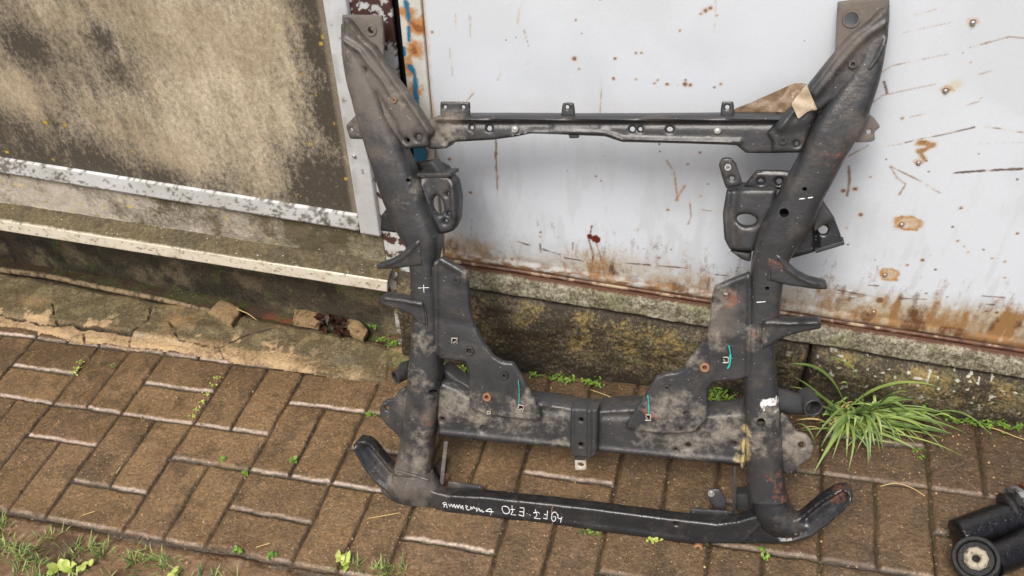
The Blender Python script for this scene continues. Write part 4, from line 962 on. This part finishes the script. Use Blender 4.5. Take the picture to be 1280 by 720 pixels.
rs = shell('bracket_side', [(985, 325), (990, 300), (1005, 262), (1024, 246), (1030, 262), (1044, 276), (1054, 303), (1052, 307), (1020, 315)], -.046, M_bar, .03, .004, holes=[(1029, 288, 6)], ridges=[([(1021, 262), (1020, 312)], -.012, .004)], sp=.0035, parent=rb)  # blacker paint again stands in for the recess's shade
shell('bracket_side_rib', [(1022, 243), (1027, 248), (1044, 274), (1030, 281), (1018, 290), (1010, 262)], -.036, M_fr, .004, .002, parent=rb)
fbox('bracket_flange', [(1018, 312), (1055, 301), (1056, 306), (1020, 317)], -.045, .03, M_fr, rb)
shell('opening_shade', [(475, 289), (476, 270), (485, 257), (497, 272), (500, 292)], -.040, M_bar, .02, .003, rnd=1)  # near-black plate put in for the shadowed opening left of the rail
# ---- hook shaped brackets on the rails
def hook(poly, cx, sgn, fold):
    ax = fp(cx, 350, 0)[0]
    o = shell('rail_hook', poly, .0045, M_fr, .020, .0028, sp=.003, ridges=[(fold, .0035, .0035)], tilt=lambda s_, t_: -.07*np.maximum(0, (s_-ax)*sgn))
    return o
hook([(527, 299), (517, 300), (509, 309), (499, 319), (485, 327), (468, 333), (470, 338), (490, 337), (510, 334), (527, 332)], 524, -1, [(522, 303), (513, 314), (500, 324), (484, 331)])
hook([(472, 373), (481, 370), (500, 373), (518, 375), (529, 377), (533, 408), (522, 404), (512, 394), (497, 388), (481, 384), (474, 381)], 528, -1, [(480, 374), (505, 377), (528, 381)])
hook([(962, 332), (968, 316), (978, 319), (985, 332), (996, 342), (1011, 350), (1034, 356), (1034, 364), (1018, 363), (1002, 360), (984, 357), (961, 351)], 968, 1, [(974, 322), (984, 336), (1000, 348), (1020, 357)])
hook([(953, 401), (966, 399), (990, 402), (1026, 402), (1027, 413), (1000, 417), (985, 421), (973, 426), (962, 433), (950, 437)], 962, 1, [(958, 404), (990, 405), (1022, 405)])
for root, ls in ((rl, [(523, 300), (526, 316), (526, 332)]), (rl, [(531, 379), (534, 408)]), (rr_, [(964, 322), (961, 350)]), (rr_, [(951, 404), (949, 436)])):
    fstroke('weld_bead', [ls], .0022, .0022, M_fr, root)
# ---- lower gusset plates
gl = shell('gusset_plate', [(541, 327), (552, 321), (583, 339), (585, 352), (587, 388), (592, 408), (603, 428), (616, 446), (628, 453), (641, 454), (652, 471), (668, 501), (677, 522), (671, 526), (640, 523), (609, 520), (587, 511), (585, 480), (585, 462), (580, 452), (550, 449), (541, 440), (540, 380)], -.004, M_fr, .006, .0035,
      holes=[(571, 350, 3), (587, 438, 4), (631, 469, 3), (609, 496, 3.4), (568, 426, 2), (651, 510, 2), (611, 516, 1.6)],
      ridges=[([(550, 324), (580, 342), (582, 352)], .003, .006), ([(571, 350), (571, 350)], .003, .010), ([(545, 330), (546, 440)], .005, .005), ([(548, 398), (592, 408)], -.002, .012), ([(587, 438), (588, 438)], .002, .01)], sp=.0034)
for px, py, ro, ri, mt in [(571, 350, 6, 3, M_fr), (587, 438, 7, 4, M_fr), (631, 469, 5.5, 3, M_fr), (609, 496, 7, 3.4, M_rring)]: fring('bushing_ring', px, py, -.003, ro, ri, .004, mt, gl, .010)
gr_ = shell('gusset_plate', [(937, 340), (893, 358), (890, 371), (887, 401), (882, 423), (868, 441), (853, 462), (845, 466), (832, 467), (819, 472), (807, 493), (783, 529), (782, 536), (801, 540), (847, 543), (871, 540), (884, 523), (885, 487), (893, 478), (923, 476), (940, 470), (942, 400), (940, 350)], -.004, M_fr, .006, .0035,
      holes=[(907, 368, 3.6), (881, 459, 3.2), (834, 484, 2.6), (857, 516, 4), (907, 450, 2), (810, 522, 2), (851, 537, 2)],
      ridges=[([(937, 344), (896, 361)], .003, .006), ([(907, 368), (908, 368)], .003, .010), ([(938, 350), (936, 470)], .005, .005), ([(884, 420), (936, 418)], .002, .012), ([(857, 516), (858, 516)], .003, .012)], sp=.0034)
for px, py, ro, ri, mt in [(907, 368, 6, 3.6, M_fr), (881, 459, 7, 3.2, M_rring), (834, 484, 4.6, 2.6, M_fr), (857, 516, 7, 4, M_fr)]: fring('bushing_ring', px, py, -.003, ro, ri, .004, mt, gr_, .010)
def clip_(px, py, par_, s=3.2, rot=0):
    q = [[(-1, -1), (-1, 1)], [(-1, -1), (1, -1)], [(1, -1), (1, 1)], [(-.4, .8), (.5, .2)]]
    c, sn = math.cos(rot), math.sin(rot)
    fstroke('spring_clip', [[(px+s*(a*c-b*sn), py+s*(a*sn+b*c)) for a, b in pl] for pl in q], .001, .0011, M_clip, par_)
clip_(568, 426, gl); clip_(651, 510, gl, 3.4, .3); clip_(611, 516, gl, 1.8); clip_(907, 450, gr_, 3.4, 1.6); clip_(810, 522, gr_, 3.4, 1.6)
# turquoise + white marker strokes
fstroke('turquoise_mark', [[(648, 475), (649, 490), (648.6, 504), (646.5, 514)]], .0006, .0008, M_cyan, gl)
fstroke('turquoise_mark', [[(911, 432), (913, 442), (913, 452), (909.5, 461)], [(912, 444), (912.5, 455), (910, 460)]], .0006, .0015, M_cyan, gr_)
fstroke('turquoise_mark', [[(809.5, 494), (811, 505), (811, 517)]], .0006, .0013, M_cyan, gr_)
fstroke('white_mark', [[(999, 249), (1006, 248)], [(1010, 247.5), (1016, 246.5)]], .0068, .0011, M_white, rr_)
fstroke('white_mark', [[(946, 378), (957, 377)]], .0015, .0009, M_white, rr_)
fstroke('white_mark', [[(523, 360), (536, 359.5)], [(529.5, 356), (530, 366)]], .0015, .0008, M_white, rl)
# ---- lower crossmember
lc = shell('lower_crossmember', [(545, 484), (551, 478), (570, 486), (587, 497), (660, 502), (713, 511), (750, 514), (792, 511), (885, 519), (935, 516), (934, 584), (923, 582), (875, 579), (807, 572), (740, 566), (710, 562), (634, 556), (547, 547), (545, 520)], -.022, M_fr, .045, .009,
      holes=[(552, 525, 2.6), (603, 536, 3.6), (860, 558, 3.8), (919, 556, 2.4), (845, 564, 1.6)], ridges=[([(675, 512), (712, 516)], -.004, .008), ([(755, 520), (790, 520)], -.004, .008), ([(545, 540), (700, 556), (800, 566), (930, 577)], .003, .005), ([(931, 520), (931, 584)], .006, .004)], sp=.0038)
seam([[(930, 545), (929, 560), (928, 584)]], -.016, .0040, lc, 'weld_bead', M_fr)
shell('crossmember_roll', [(549, 462), (556, 460), (575, 476), (600, 490), (660, 497), (714, 504), (714, 515), (660, 512), (590, 505), (560, 495), (546, 488)], -.050, M_blk, .03, .008, sp=.004)
shell('crossmember_roll', [(748, 507), (790, 504), (860, 510), (905, 512), (932, 507), (932, 525), (890, 524), (800, 518), (748, 518)], -.050, M_blk, .03, .008, sp=.004)
cb = shell('centre_bracket', [(713, 510), (747, 512), (746, 568), (741, 574), (715, 571), (712, 560)], .002, M_blk, .032, .004, holes=[(726.5, 525, 2.6), (726, 556, 2.8)], ridges=[([(737, 512), (737, 570)], .005, .004), ([(716, 512), (716, 570)], .003, .003)], sp=.003)
shell('clip_nut', [(718, 574), (732, 574), (733, 588), (719, 588)], -.012, M_clip, .004, .0012, holes=[(726, 581, 4.6, 3.4)], sp=.0025, parent=cb)
fbox('clip_arm', [(717, 566), (731, 567), (731, 576), (718, 575)], -.010, .003, M_blk, cb)
# ---- ears and bushings
shell('ear_plate', [(512, 481), (498, 489), (492, 499), (483, 500), (476, 506), (474, 513), (475, 521), (482, 531), (493, 540), (500, 550), (508, 548), (514, 515)], -.018, M_fr, .005, .003, holes=[(484, 511, 4)], ridges=[([(506, 486), (505, 545)], -.003, .004)], sp=.003)
shell('ear_plate', [(976, 517), (983, 521), (996, 541), (1008, 544), (1016, 553), (1018, 565), (1012, 575), (1002, 581), (992, 592), (982, 594), (974, 580), (972, 540)], -.018, M_fr, .005, .003, holes=[(1002, 557, 4.8)], sp=.003)
def bushing(px, py, ro, nrm, L, armpx, oarm):
    b = bmesh.new(); c = Vector(fp(px, py, -.05)); nv = Vector(nrm).normalized()
    ringb(b, c, nrm, ro*.00125, ro*.00125*.78, .004, 28, L); o = from_bm('bushing_sleeve', b, M_blk, FR, True, 40)
    b = bmesh.new(); disc(b, c-nv*(L*.55), nrm, ro*.00125*.77, .002, 24, 0); from_bm('sleeve_shade_disc', b, M_hole, o, True, 40)  # dark disc painted as the shade down the sleeve
    b = bmesh.new(); pts = [Vector(fp(a, d, o_)) for a, d, o_ in armpx]; tubeb(b, pts, oarm, 14); from_bm('bushing_arm', b, M_blk, FR, True, 60)
bushing(496, 471, 11, (-.55, -.15, .8), .035, [(505, 460, -.07), (516, 458, -.05)], [.013, .015])
bushing(1016, 509, 14, (.30, -.10, .95), .040, [(965, 500, -.06), (985, 503, -.064), (1008, 507, -.075)], [.026, .022, .017])
# ---- bottom bar with upturned horns
yb_ = []
fb = shell('front_bar', [(446, 551), (441, 557), (446, 571), (455, 588), (470, 606), (488, 620), (503, 627), (531, 634), (559, 642), (587, 647), (614, 649), (670, 654), (739, 664), (810, 674), (861, 681), (909, 680.5), (968, 681), (993, 680), (1014, 673), (1038, 655), (1064, 628), (1067, 619), (1058, 613), (1044, 616), (1030, 624), (1001, 648), (985, 652), (970, 640), (945, 645), (920, 652), (895, 655), (824, 647), (740, 636), (698, 631), (640, 625), (600, 621), (559, 619), (542, 615), (524, 605), (500, 606), (488, 588), (476, 574), (466, 561), (456, 552)], .004, M_bar, .024, .005,
      holes=[(845, 655, 2.6)],
      ridges=[([(444, 560), (455, 580), (470, 600), (490, 616), (503, 623)], .006, .005), ([(1064, 626), (1036, 651), (1012, 668), (990, 675), (975, 676)], .006, .005), ([(458, 562), (478, 586), (490, 600)], -.012, .009), ([(1054, 620), (1030, 634), (1008, 652)], -.012, .007),
              ([(500, 612), (520, 612)], .004, .012), ([(972, 662), (982, 650)], .006, .006), ([(975, 668), (1000, 664)], -.003, .004), ([(930, 676), (955, 650)], .0022, .0022), ([(559, 636), (700, 652), (860, 675)], .0015, .006)], sp=.0030)
seam([[(503, 627), (531, 635), (559, 643), (590, 648), (640, 653)]], -.014, .0022, fb, 'bar_lip', M_rring)
seam([[(640, 653), (739, 665), (861, 682), (909, 681), (968, 682)]], -.016, .0022, fb, 'bar_lip', M_bar)
# weld boots where the rails meet the bar
loft('rail_foot', [(490, 586, 540, 590, -.020, .030), (478, 600, 548, 604, -.018, .030), (478, 612, 552, 618, -.016, .026), (492, 622, 548, 630, -.012, .020)], M_fr, seg=30, ex=2.6, n=5, lump=.002)
loft('rail_foot', [(938, 622, 984, 622, -.022, .034), (942, 640, 992, 640, -.020, .034), (950, 654, 1002, 654, -.016, .030), (962, 664, 1004, 664, -.012, .022)], M_bar, seg=30, ex=2.6, n=5, lump=.001)
seam([[(494, 588), (510, 592), (526, 597), (536, 600)]], .006, .0030, FR, 'weld_bead')
seam([[(952, 648), (966, 643), (978, 650), (988, 664)], [(965, 646), (975, 654), (985, 664), (996, 668)]], .008, .0030, FR, 'weld_bead')
# small brackets on the bar
shell('bar_bracket', [(560, 602), (603, 608), (603, 622), (560, 618)], -.028, M_fr, .003, .0015, rnd=1)
shell('bar_bracket', [(862, 636), (917, 640), (918, 652), (862, 650)], -.030, M_fr, .003, .0015, rnd=1)
fbox('bracket_strut', [(555, 552), (560, 552), (554, 606), (549, 606)], -.030, .003, M_brn)
fbox('bracket_strut', [(917, 583), (920, 583), (919, 650), (915, 650)], -.034, .004, M_fr)
fbox('bracket_box', [(920, 618), (938, 618), (938, 640), (920, 638)], -.06, .03, M_blk)
fbox('bracket_box', [(538, 588), (553, 576), (553, 600), (540, 604)], -.06, .03, M_blk)
fbox('bar_stub', [(585, 643), (603, 646), (603, 660), (590, 660)], .001, .014, M_bar)
sb_ = shell('stud_bracket', [(884, 612), (899, 612), (908, 626), (907, 640), (893, 636), (884, 622)], -.042, M_fr, .003, .002); fring('stud_washer', 889, 617, -.041, 5, 2.8, .002, M_washer, sb_)
fring('stud_washer', 889, 617, -.040, 2.2, 1.0, .004, M_washer, sb_)
fring('weld_nut', 873, 684, .003, 7, 3, .006, M_nut, None, .008)
# the hand-written marks, upside down on the bar
def tx(pl): return [(545+a/7.53, 615+b/7.53) for a, b in pl]
circ = [(640+36*math.cos(t)+.0, 170+36*math.sin(t)) for t in np.linspace(0, 6.28, 12)]
W = [[(1172, 287), (1178, 262), (1186, 234)], [(1180, 250), (1160, 250), (1147, 238), (1150, 212)], [(1143, 214), (1128, 192), (1104, 192), (1090, 220), (1090, 255), (1104, 276), (1122, 266), (1128, 244), (1118, 230), (1102, 236)],
     [(1050, 178), (1048, 215), (1042, 256)], [(1043, 254), (1010, 246)], [(1047, 216), (1018, 210)], [(982, 252), (925, 245), (950, 222), (940, 190), (936, 165)], [(916, 196), (960, 190), (975, 205)],
     [(828, 148), (828, 185), (824, 228)], [(828, 150), (790, 148)], [(827, 188), (786, 184)], [(824, 228), (776, 214)], [(752, 217), (706, 210), (722, 185), (716, 150), (716, 128)], [(702, 166), (744, 164)],
     [(622, 140), (640, 134), (672, 140), (690, 165), (688, 192), (668, 204), (640, 196), (624, 170), (622, 142)],
     [(468, 180), (500, 184), (542, 187)], [(514, 216), (522, 190), (518, 160), (490, 164), (474, 180)], [(455, 186), (436, 186), (430, 168), (416, 182), (404, 152), (390, 176)], [(384, 148), (382, 186)], [(372, 160), (352, 138), (346, 160), (326, 138), (330, 166)],
     [(318, 168), (292, 168), (290, 150)], [(300, 140), (280, 126), (284, 150)], [(256, 164), (250, 126), (234, 156), (222, 118), (208, 152), (196, 118), (184, 150), (172, 116), (158, 142), (146, 112), (132, 138), (120, 112)],
     [(104, 150), (100, 118), (88, 98), (66, 104), (76, 118), (100, 120)], [(76, 112), (80, 138), (70, 140)]]
fstroke('white_writing', [tx(p) for p in W], .0052, .00085, M_white, fb)
fstroke('white_writing', [tx([(872, 208), (882, 214), (892, 222)]), tx([(850, 204), (862, 206)])], .0048, .0006, M_clip, fb)
fstroke('rust_run', [tx([(1100, 128), (1092, 160), (1086, 200), (1090, 240), (1094, 275), (1096, 305)])], .0040, .0011, M_rring, fb)
# ---- tape pieces (separate things lying on the frame)
def ftape(name, poly, o, mat, label, catg, tiltf):
    ob = shell(name, poly, o, mat, .0012, .001, sp=.004, rnd=1, lump=.004, tilt=tiltf)
    ob.parent = None; ob.data.transform(FM); ob.matrix_world = Matrix(); recentre(ob); tag(ob, label, catg); return ob
q0 = fp(965, 125, -.05)
ftape('tape_strip', [(914, 143), (918, 136), (940, 128), (968, 115), (992, 105), (1007, 104), (1016, 118), (1010, 134), (990, 138), (965, 143), (940, 147)], -.046, M_tape, 'crumpled brown tape strip tucked behind the upper crossmember', 'tape', lambda s, t: .016*(fbm(s*1.6-t, t, 40, 3, 5)-.5))
ftape('tape_scrap', [(1008, 105), (1022, 138), (1010, 139), (998, 149), (989, 130)], .012, M_tape2, 'pale square tape scrap stuck on the frame corner', 'tape', lambda s, t: .012*(fbm(s+t, t*.5, 60, 3, 8)-.5))
# =================================================================== CONTROL ARM, bottom right
CA = empty('control_arm', gnd(1225, 690))
M_gloss = plain('wet_black_paint', (.006, .006, .007), .16, 0, .5, 14, .0030)
M_rub = plain('rubber_bush', (.012, .012, .012), .35, 0, .4, 60, .003)
M_sleeve = plain('cast_sleeve', lin(168, 160, 140), .5, .1, .45, 160, .0015, lin(80, 70, 56), .54)
def g(px, py, h): return Vector(gnd(px, py, h))
def put(bm, name, mat, auto=45, p=None):
    o = from_bm(name, bm, mat, None, True, auto); return par(o, CA) if p is None else o
bm = bmesh.new(); pts = [g(1196, 672, .040), g(1204, 669, .041), g(1230, 659, .044), g(1262, 648, .047), g(1290, 640, .049), g(1340, 620, .05)]
tubeb(bm, list(cat([tuple(p) for p in pts], 4)), list(np.interp(np.linspace(0, 1, 21), [0, .04, .12, 1], [.020, .029, .032, .030])), 28); put(bm, 'arm_tube', M_gloss, 60)
c = g(1220, 698, .062); nb_ = (CAM-np.array(c)); nb_ = Vector(nb_/np.linalg.norm(nb_))+Vector((-.10, .05, .25)); nb_.normalize()
bm = bmesh.new(); ringb(bm, c, nb_, .0385, .0300, .002, 40, .050); put(bm, 'bush_housing', M_rub)
bm = bmesh.new(); ringb(bm, c-nb_*.006, nb_, .0320, .0150, .0015, 36, .03); put(bm, 'rubber_bush', M_rub)
bm = bmesh.new(); ringb(bm, c-nb_*.001, nb_, .0200, .0070, .0050, 9, .03); put(bm, 'bush_sleeve', M_sleeve, 30)
bm = bmesh.new(); disc(bm, c-nb_*.014, nb_, .0066, .001, 16, 0); put(bm, 'bush_bolt_hole', M_hole)  # dark disc in place of the shade down the bore
bm = bmesh.new(); tubeb(bm, list(cat([tuple(g(1240, 700, .040)), tuple(g(1265, 690, .042)), tuple(g(1300, 672, .044)), tuple(g(1340, 655, .044))], 4)), [.029]*13, 24); put(bm, 'arm_web', M_gloss, 60)
# boot + clamp
bm = bmesh.new()
ax0, ax1 = g(1256, 640, .052), g(1330, 618, .060); dirv = (ax1-ax0).normalized(); n_ = 46
pts = [ax0+dirv*(.16*i/n_) for i in range(n_+1)]
rad = [.030+.0032*math.sin(i*.9)+(.004 if 6 < i < 14 else 0) for i in range(n_+1)]; rad[0] = .024
tubeb(bm, pts, rad, 30); put(bm, 'rubber_boot', M_rub, 60)
bm = bmesh.new(); tubeb(bm, [ax0+dirv*.022, ax0+dirv*.034], [.0395, .0395], 30); put(bm, 'boot_clamp', plain('worn_steel_band', lin(150, 150, 150), .3, .6, .4, 120, .0008, (.03, .03, .03), .5), 40)
bm = bmesh.new(); tubeb(bm, [ax0+dirv*.043, ax0+dirv*.052], [.0385, .0385], 30); put(bm, 'rusty_band', plain('rusty_band', lin(120, 70, 45), .6, 0, .5, 120, .001, (.03, .03, .03), .52), 40)
tag(CA, 'glossy black control arm with pale bushing eye lying at lower right', 'car part')
# =================================================================== GREENERY
def blade(bm, base, tip, lift, wd, seg=9, twist=0.):
    base = Vector(base); tip = Vector(tip); rows = []; L0 = (tip-base).length; sway = random.uniform(-.14, .14)*L0; kink = random.uniform(.3, .9)
    hdir = (tip-base); side = hdir.cross(Vector((0, 0, 1))).normalized()
    for i in range(seg+1):
        t = i/seg; c = base.lerp(tip, t)+Vector((0, 0, lift*4*t*(1-t)*(1-.25*t)))+side*sway*math.sin(math.pi*t**kink)
        w_ = wd*(min(1, .45+2.2*t))*(1-t**2.6)*.5+.0001
        s_ = (side+Vector((0, 0, twist*(t-.3)))).normalized()
        rows.append((bm.verts.new(c-s_*w_+Vector((0, 0, w_*.5))), bm.verts.new(c), bm.verts.new(c+s_*w_+Vector((0, 0, w_*.5)))))
    for a, b in zip(rows[:-1], rows[1:]): bm.faces.new((a[0], a[1], b[1], b[0])); bm.faces.new((a[1], a[2], b[2], b[1]))
bd_ = bmesh.new()
for i in range(40):
    b = gnd(1066+random.gauss(0, 24), 522+random.gauss(0, 9), .002); b = Vector(b); a = random.uniform(-3.1, .6); L = random.uniform(.02, .08); blade(bd_, b, b+Vector((math.cos(a)*L, math.sin(a)*L, random.uniform(.0, .02))), .015, random.uniform(.002, .005), 6, 1)
tag(recentre(from_bm('dead_grass', bd_, M_straw, None)), 'dry straw coloured grass under the big green tuft', 'dead grass', kind='stuff')
bm = bmesh.new(); rt = (1058, 522)
big = [((985, 455), .05), ((990, 470), .03), ((1037, 446), .09), ((985, 483), .03), ((1180, 486), .06), ((1190, 543), .03), ((1210, 543), .045), ((1165, 545), .05), ((1150, 548), .03), ((1100, 566), .05), ((1087, 578), .06), ((1085, 584), .05), ((1060, 590), .05), ((1016, 593), .045), ((1058, 572), .05), ((1040, 575), .04), ((1102, 560), .06), ((1105, 568), .06), ((1025, 560), .05), ((1018, 548), .04), ((1170, 540), .04), ((1128, 540), .05), ((1145, 500), .05), ((1135, 490), .05), ((1120, 495), .05), ((1160, 510), .05), ((1050, 480), .06), ((1090, 550), .06), ((1030, 570), .05), ((1070, 565), .06), ((1198, 520), .04), ((1140, 525), .06), ((1170, 520), .05)]
for (tp, lf) in big:
    b = g(rt[0]+random.uniform(-16, 26), rt[1]+random.uniform(-10, 8), .004); h = .05 if tp[1] < 500 else .008
    t_ = g(tp[0], tp[1], h) if tp[1] > 500 else Vector(wal(tp[0], tp[1], -.085-random.random()*.02)); blade(bm, b, t_, lf*.8, random.uniform(.006, .011), 12, random.uniform(-.6, .6))
for i in range(110):
    b = g(rt[0]+random.gauss(14, 26), rt[1]+random.gauss(3, 9), .002); a = random.choice([random.uniform(-.5, .35), random.uniform(-2.4, -.6), random.uniform(-2.9, 3)]); L = random.uniform(.04, .12)*(1.35 if abs(a) < .5 else .9)
    d = Vector((math.cos(a), math.sin(a)*.8, 0)); t_ = b+d*L; t_.z = gz(t_.x)+random.uniform(.001, .02); blade(bm, b, t_, random.uniform(.006, .04), random.uniform(.003, .0065), 9, random.uniform(-1.5, 1.5))
for i in range(60):
    b = g(rt[0]+random.gauss(10, 22), rt[1]+random.gauss(0, 9), .0); a = random.uniform(0, 6.28); L = random.uniform(.01, .04)
    blade(bm, b, b+Vector((math.cos(a)*L, math.sin(a)*L, .012)), .01, random.uniform(.003, .006), 5, 1)
tag(recentre(from_bm('grass_tuft', bm, M_grass, None)), 'big tuft of long green grass at the plinth foot', 'grass tuft')
def sprig(name, spots, n, Lr, wr, mat, label, h=(.004, .02), group=None, spread=6, kind=None, catg='weed'):
    bm = bmesh.new()
    for (px, py) in spots:
        for i in range(n):
            b = g(px+random.gauss(0, spread), py+random.gauss(0, spread*.35), random.uniform(*h)*.6)
            a = random.uniform(0, 6.28); d = Vector((math.cos(a), math.sin(a), random.uniform(.0, .9)))
            leafb(bm, b, d, random.uniform(*Lr), random.uniform(*wr), random.uniform(0, .6), fold=.3, seg=4)
            if random.random() < .4: tubeb(bm, [g(px, py, -.002), b], .0005, 4)
    o = from_bm(name, bm, mat, None); tag(recentre(o), label, catg, group, kind); return o
sprig('weed', [(463, 400), (470, 405)], 34, (.008, .016), (.004, .008), M_weed, 'leafy green weed just right of the rounded stone', (.004, .03), spread=6)
sprig('weed', [(478, 425), (490, 430), (502, 434), (508, 438)], 18, (.006, .013), (.003, .006), M_weed, 'low green weed between slab corner and left rail', (.004, .02), spread=5)
sprig('weed', [(668, 467), (690, 470), (700, 474), (715, 475), (735, 477), (745, 479)], 15, (.006, .014), (.003, .006), M_weed, 'row of small weeds along the plinth foot inside the frame', (.004, .02), spread=6)
sprig('weed', [(848, 456), (850, 448)], 5, (.014, .022), (.008, .014), M_weed, 'small broad leaf weed left of the right gusset plate', (.01, .03), spread=3)
sprig('weed', [(1190, 524), (1205, 526), (1220, 527), (1235, 529), (1250, 531), (1268, 534)], 15, (.006, .013), (.003, .006), M_weed, 'creeping weed along the plinth foot right of the grass tuft', (.004, .018), spread=7)
sprig('weed', [(1168, 495), (1158, 505), (1150, 515), (1173, 488)], 14, (.008, .014), (.004, .007), M_weed, 'feathery weed at the right edge of the grass tuft', (.02, .05), spread=4)
sprig('weed', [(560, 457), (575, 462), (556, 470)], 14, (.008, .015), (.003, .006), M_weed, 'yellow green weed seen through the left gusset gap', (.004, .02), spread=6)
sprig('weed', [(895, 490), (905, 500), (912, 485), (900, 510), (890, 500)], 22, (.010, .022), (.003, .006), M_weed, 'dense weed seen through the right gusset gap', (.004, .03), spread=8)
sprig('joint_moss', [(101, 452), (97, 460), (92, 466)], 12, (.004, .010), (.002, .004), M_lime, 'bright green sprig in the paver joint at far left', (.002, .010), spread=2.5)
sprig('joint_moss', [(272, 472), (266, 482), (259, 492), (253, 503), (247, 512), (242, 520)], 9, (.004, .009), (.002, .004), M_lime, 'yellow green moss line in the joint left of centre', (.001, .006), spread=2.2)
sprig('joint_moss', [(141, 457)], 8, (.004, .009), (.002, .003), M_weed, 'tiny green sprig right of the bright sprig', (.002, .008), spread=2)
for (px, py, lb_) in [(278, 574, 'small clover leaf on the paver left of the frame'), (308, 591, 'tiny pale leaf on the joint below the clover'), (367, 575, 'small green sprout in the joint left of the bar horn')]:
    sprig('sprout', [(px, py)], 6, (.008, .013), (.006, .010), M_weed, lb_, (.001, .006), spread=2)
for (px, py, lb_) in [(297, 688, 'small green sprout at the paving edge, left one'), (338, 694, 'small green sprout at the paving edge, right of another sprout')]:
    sprig('sprout', [(px, py)], 14, (.006, .012), (.005, .008), M_weed, lb_, (.001, .010), spread=3)
sprig('sprout', [(425, 700), (432, 703)], 6, (.018, .028), (.008, .012), M_lime, 'pale yellow green leaves at the bottom paving edge', (.002, .01), spread=4)
sprig('sprout', [(814, 676), (820, 675)], 10, (.005, .009), (.003, .005), M_lime, 'lime green sprout against the bottom bar', (.002, .006), spread=3)
sprig('sprout', [(740, 666), (748, 668), (732, 664)], 8, (.004, .008), (.002, .004), M_weed, 'dull moss sprig under the middle of the bottom bar', (.001, .005), spread=3)
sprig('sprout', [(953, 686), (957, 696)], 10, (.005, .011), (.003, .006), M_weed, 'green sprout below the right end of the bottom bar', (.001, .006), spread=3)
sprig('sprout', [(1146, 562), (1150, 570)], 10, (.004, .009), (.002, .004), M_weed, 'tiny moss sprig in the joint below the grass tuft', (.001, .005), spread=3)
sprig('sprout', [(458, 517), (466, 518)], 9, (.004, .008), (.002, .004), M_weed, 'tiny moss sprig beside the left ear plate', (.001, .005), spread=3)
sprig('broad_leaf_weed', [(70, 713), (82, 712)], 5, (.018, .028), (.013, .019), M_lime, 'pale round leaved weed at the bottom left corner', (.004, .016), spread=5)
sprig('broad_leaf_weed', [(212, 716)], 4, (.014, .022), (.010, .014), M_lime, 'pale small leaved weed on the mud at the bottom picture edge', (.004, .01), spread=3)
sprig('broad_leaf_weed', [(105, 706)], 4, (.014, .022), (.010, .014), M_lime, 'pale small leaf beside the round leaved weed on the mud', (.004, .01), spread=3)
# grass on the soil, lower left
bm = bmesh.new()
for (px, py, n, sx_, sy_) in [(0, 660, 60, 12, 8), (15, 690, 130, 26, 12), (40, 705, 90, 30, 8), (100, 690, 40, 14, 8), (125, 690, 80, 14, 10), (170, 700, 80, 16, 9), (205, 705, 60, 14, 8), (60, 672, 24, 16, 6), (480, 716, 90, 26, 5), (440, 712, 40, 14, 5), (60, 725, 120, 60, 8), (250, 722, 60, 40, 6), (-60, 690, 150, 50, 25), (45, 692, 50, 20, 8), (20, 760, 200, 150, 30), (350, 775, 200, 180, 25), (800, 800, 160, 220, 25)]:
    for i in range(int(n*.55)):
        b = g(px+random.gauss(0, sx_*.7), py+random.gauss(0, sy_*.6), -.004); a = random.uniform(0, 6.28); L = random.uniform(.008, .03)
        t_ = b+Vector((math.cos(a)*L, math.sin(a)*L, random.uniform(.008, .03))); blade(bm, b, t_, .004, random.uniform(.0015, .003), 4, 0)
tag(from_bm('grass', bm, M_grass, None), 'short green grass sprouting on the bare soil', 'grass', kind='stuff')
# straw pieces
for pl, lb_ in [([(1232, 533), (1250, 538), (1270, 546), (1290, 552)], 'dry straw stalk at right end of plinth foot'), ([(1100, 608), (1120, 604), (1140, 610), (1156, 620)], 'curved dry stalk across the paver joint under the grass'), ([(738, 487), (760, 495), (785, 507)], 'thin dry stalk between the gusset plates'),
                ([(320, 684), (338, 679)], 'short pale straw on the paver at bottom left'), ([(103, 644), (119, 639)], 'short pale straw on the leftmost pavers'), ([(460, 648), (500, 641)], 'thin pale straw left of the bar bottom'), ([(145, 592), (151, 583)], 'short pale straw in the joint at left')]:
    bm = bmesh.new(); tubeb(bm, list(cat([tuple(g(a, b, .004+.004*(i % 2))) for i, (a, b) in enumerate(pl)], 4)), .0010, 5); tag(recentre(from_bm('straw', bm, M_straw, None)), lb_, 'straw')
# pebbles and grit
bm = bmesh.new()
for i in range(420):
    px, py = random.uniform(-20, 1290), random.uniform(470, 725); c = g(px, py, .001); r_ = random.choice([.0012, .0016, .0022, .003])*random.uniform(.7, 1.1)
    m_ = Matrix.Translation(c) @ Matrix.Rotation(random.random()*3, 4, 'Z') @ Matrix.Diagonal((r_, r_*random.uniform(.6, 1), r_*.6, 1))
    bmesh.ops.create_icosphere(bm, subdivisions=1, radius=1, matrix=m_)
tag(from_bm('grit', bm, plain('pale_grit', lin(170, 145, 108), .8, 0, .5, 60, 0), None, True), 'loose pale grit scattered over the pavers', 'grit', kind='stuff')
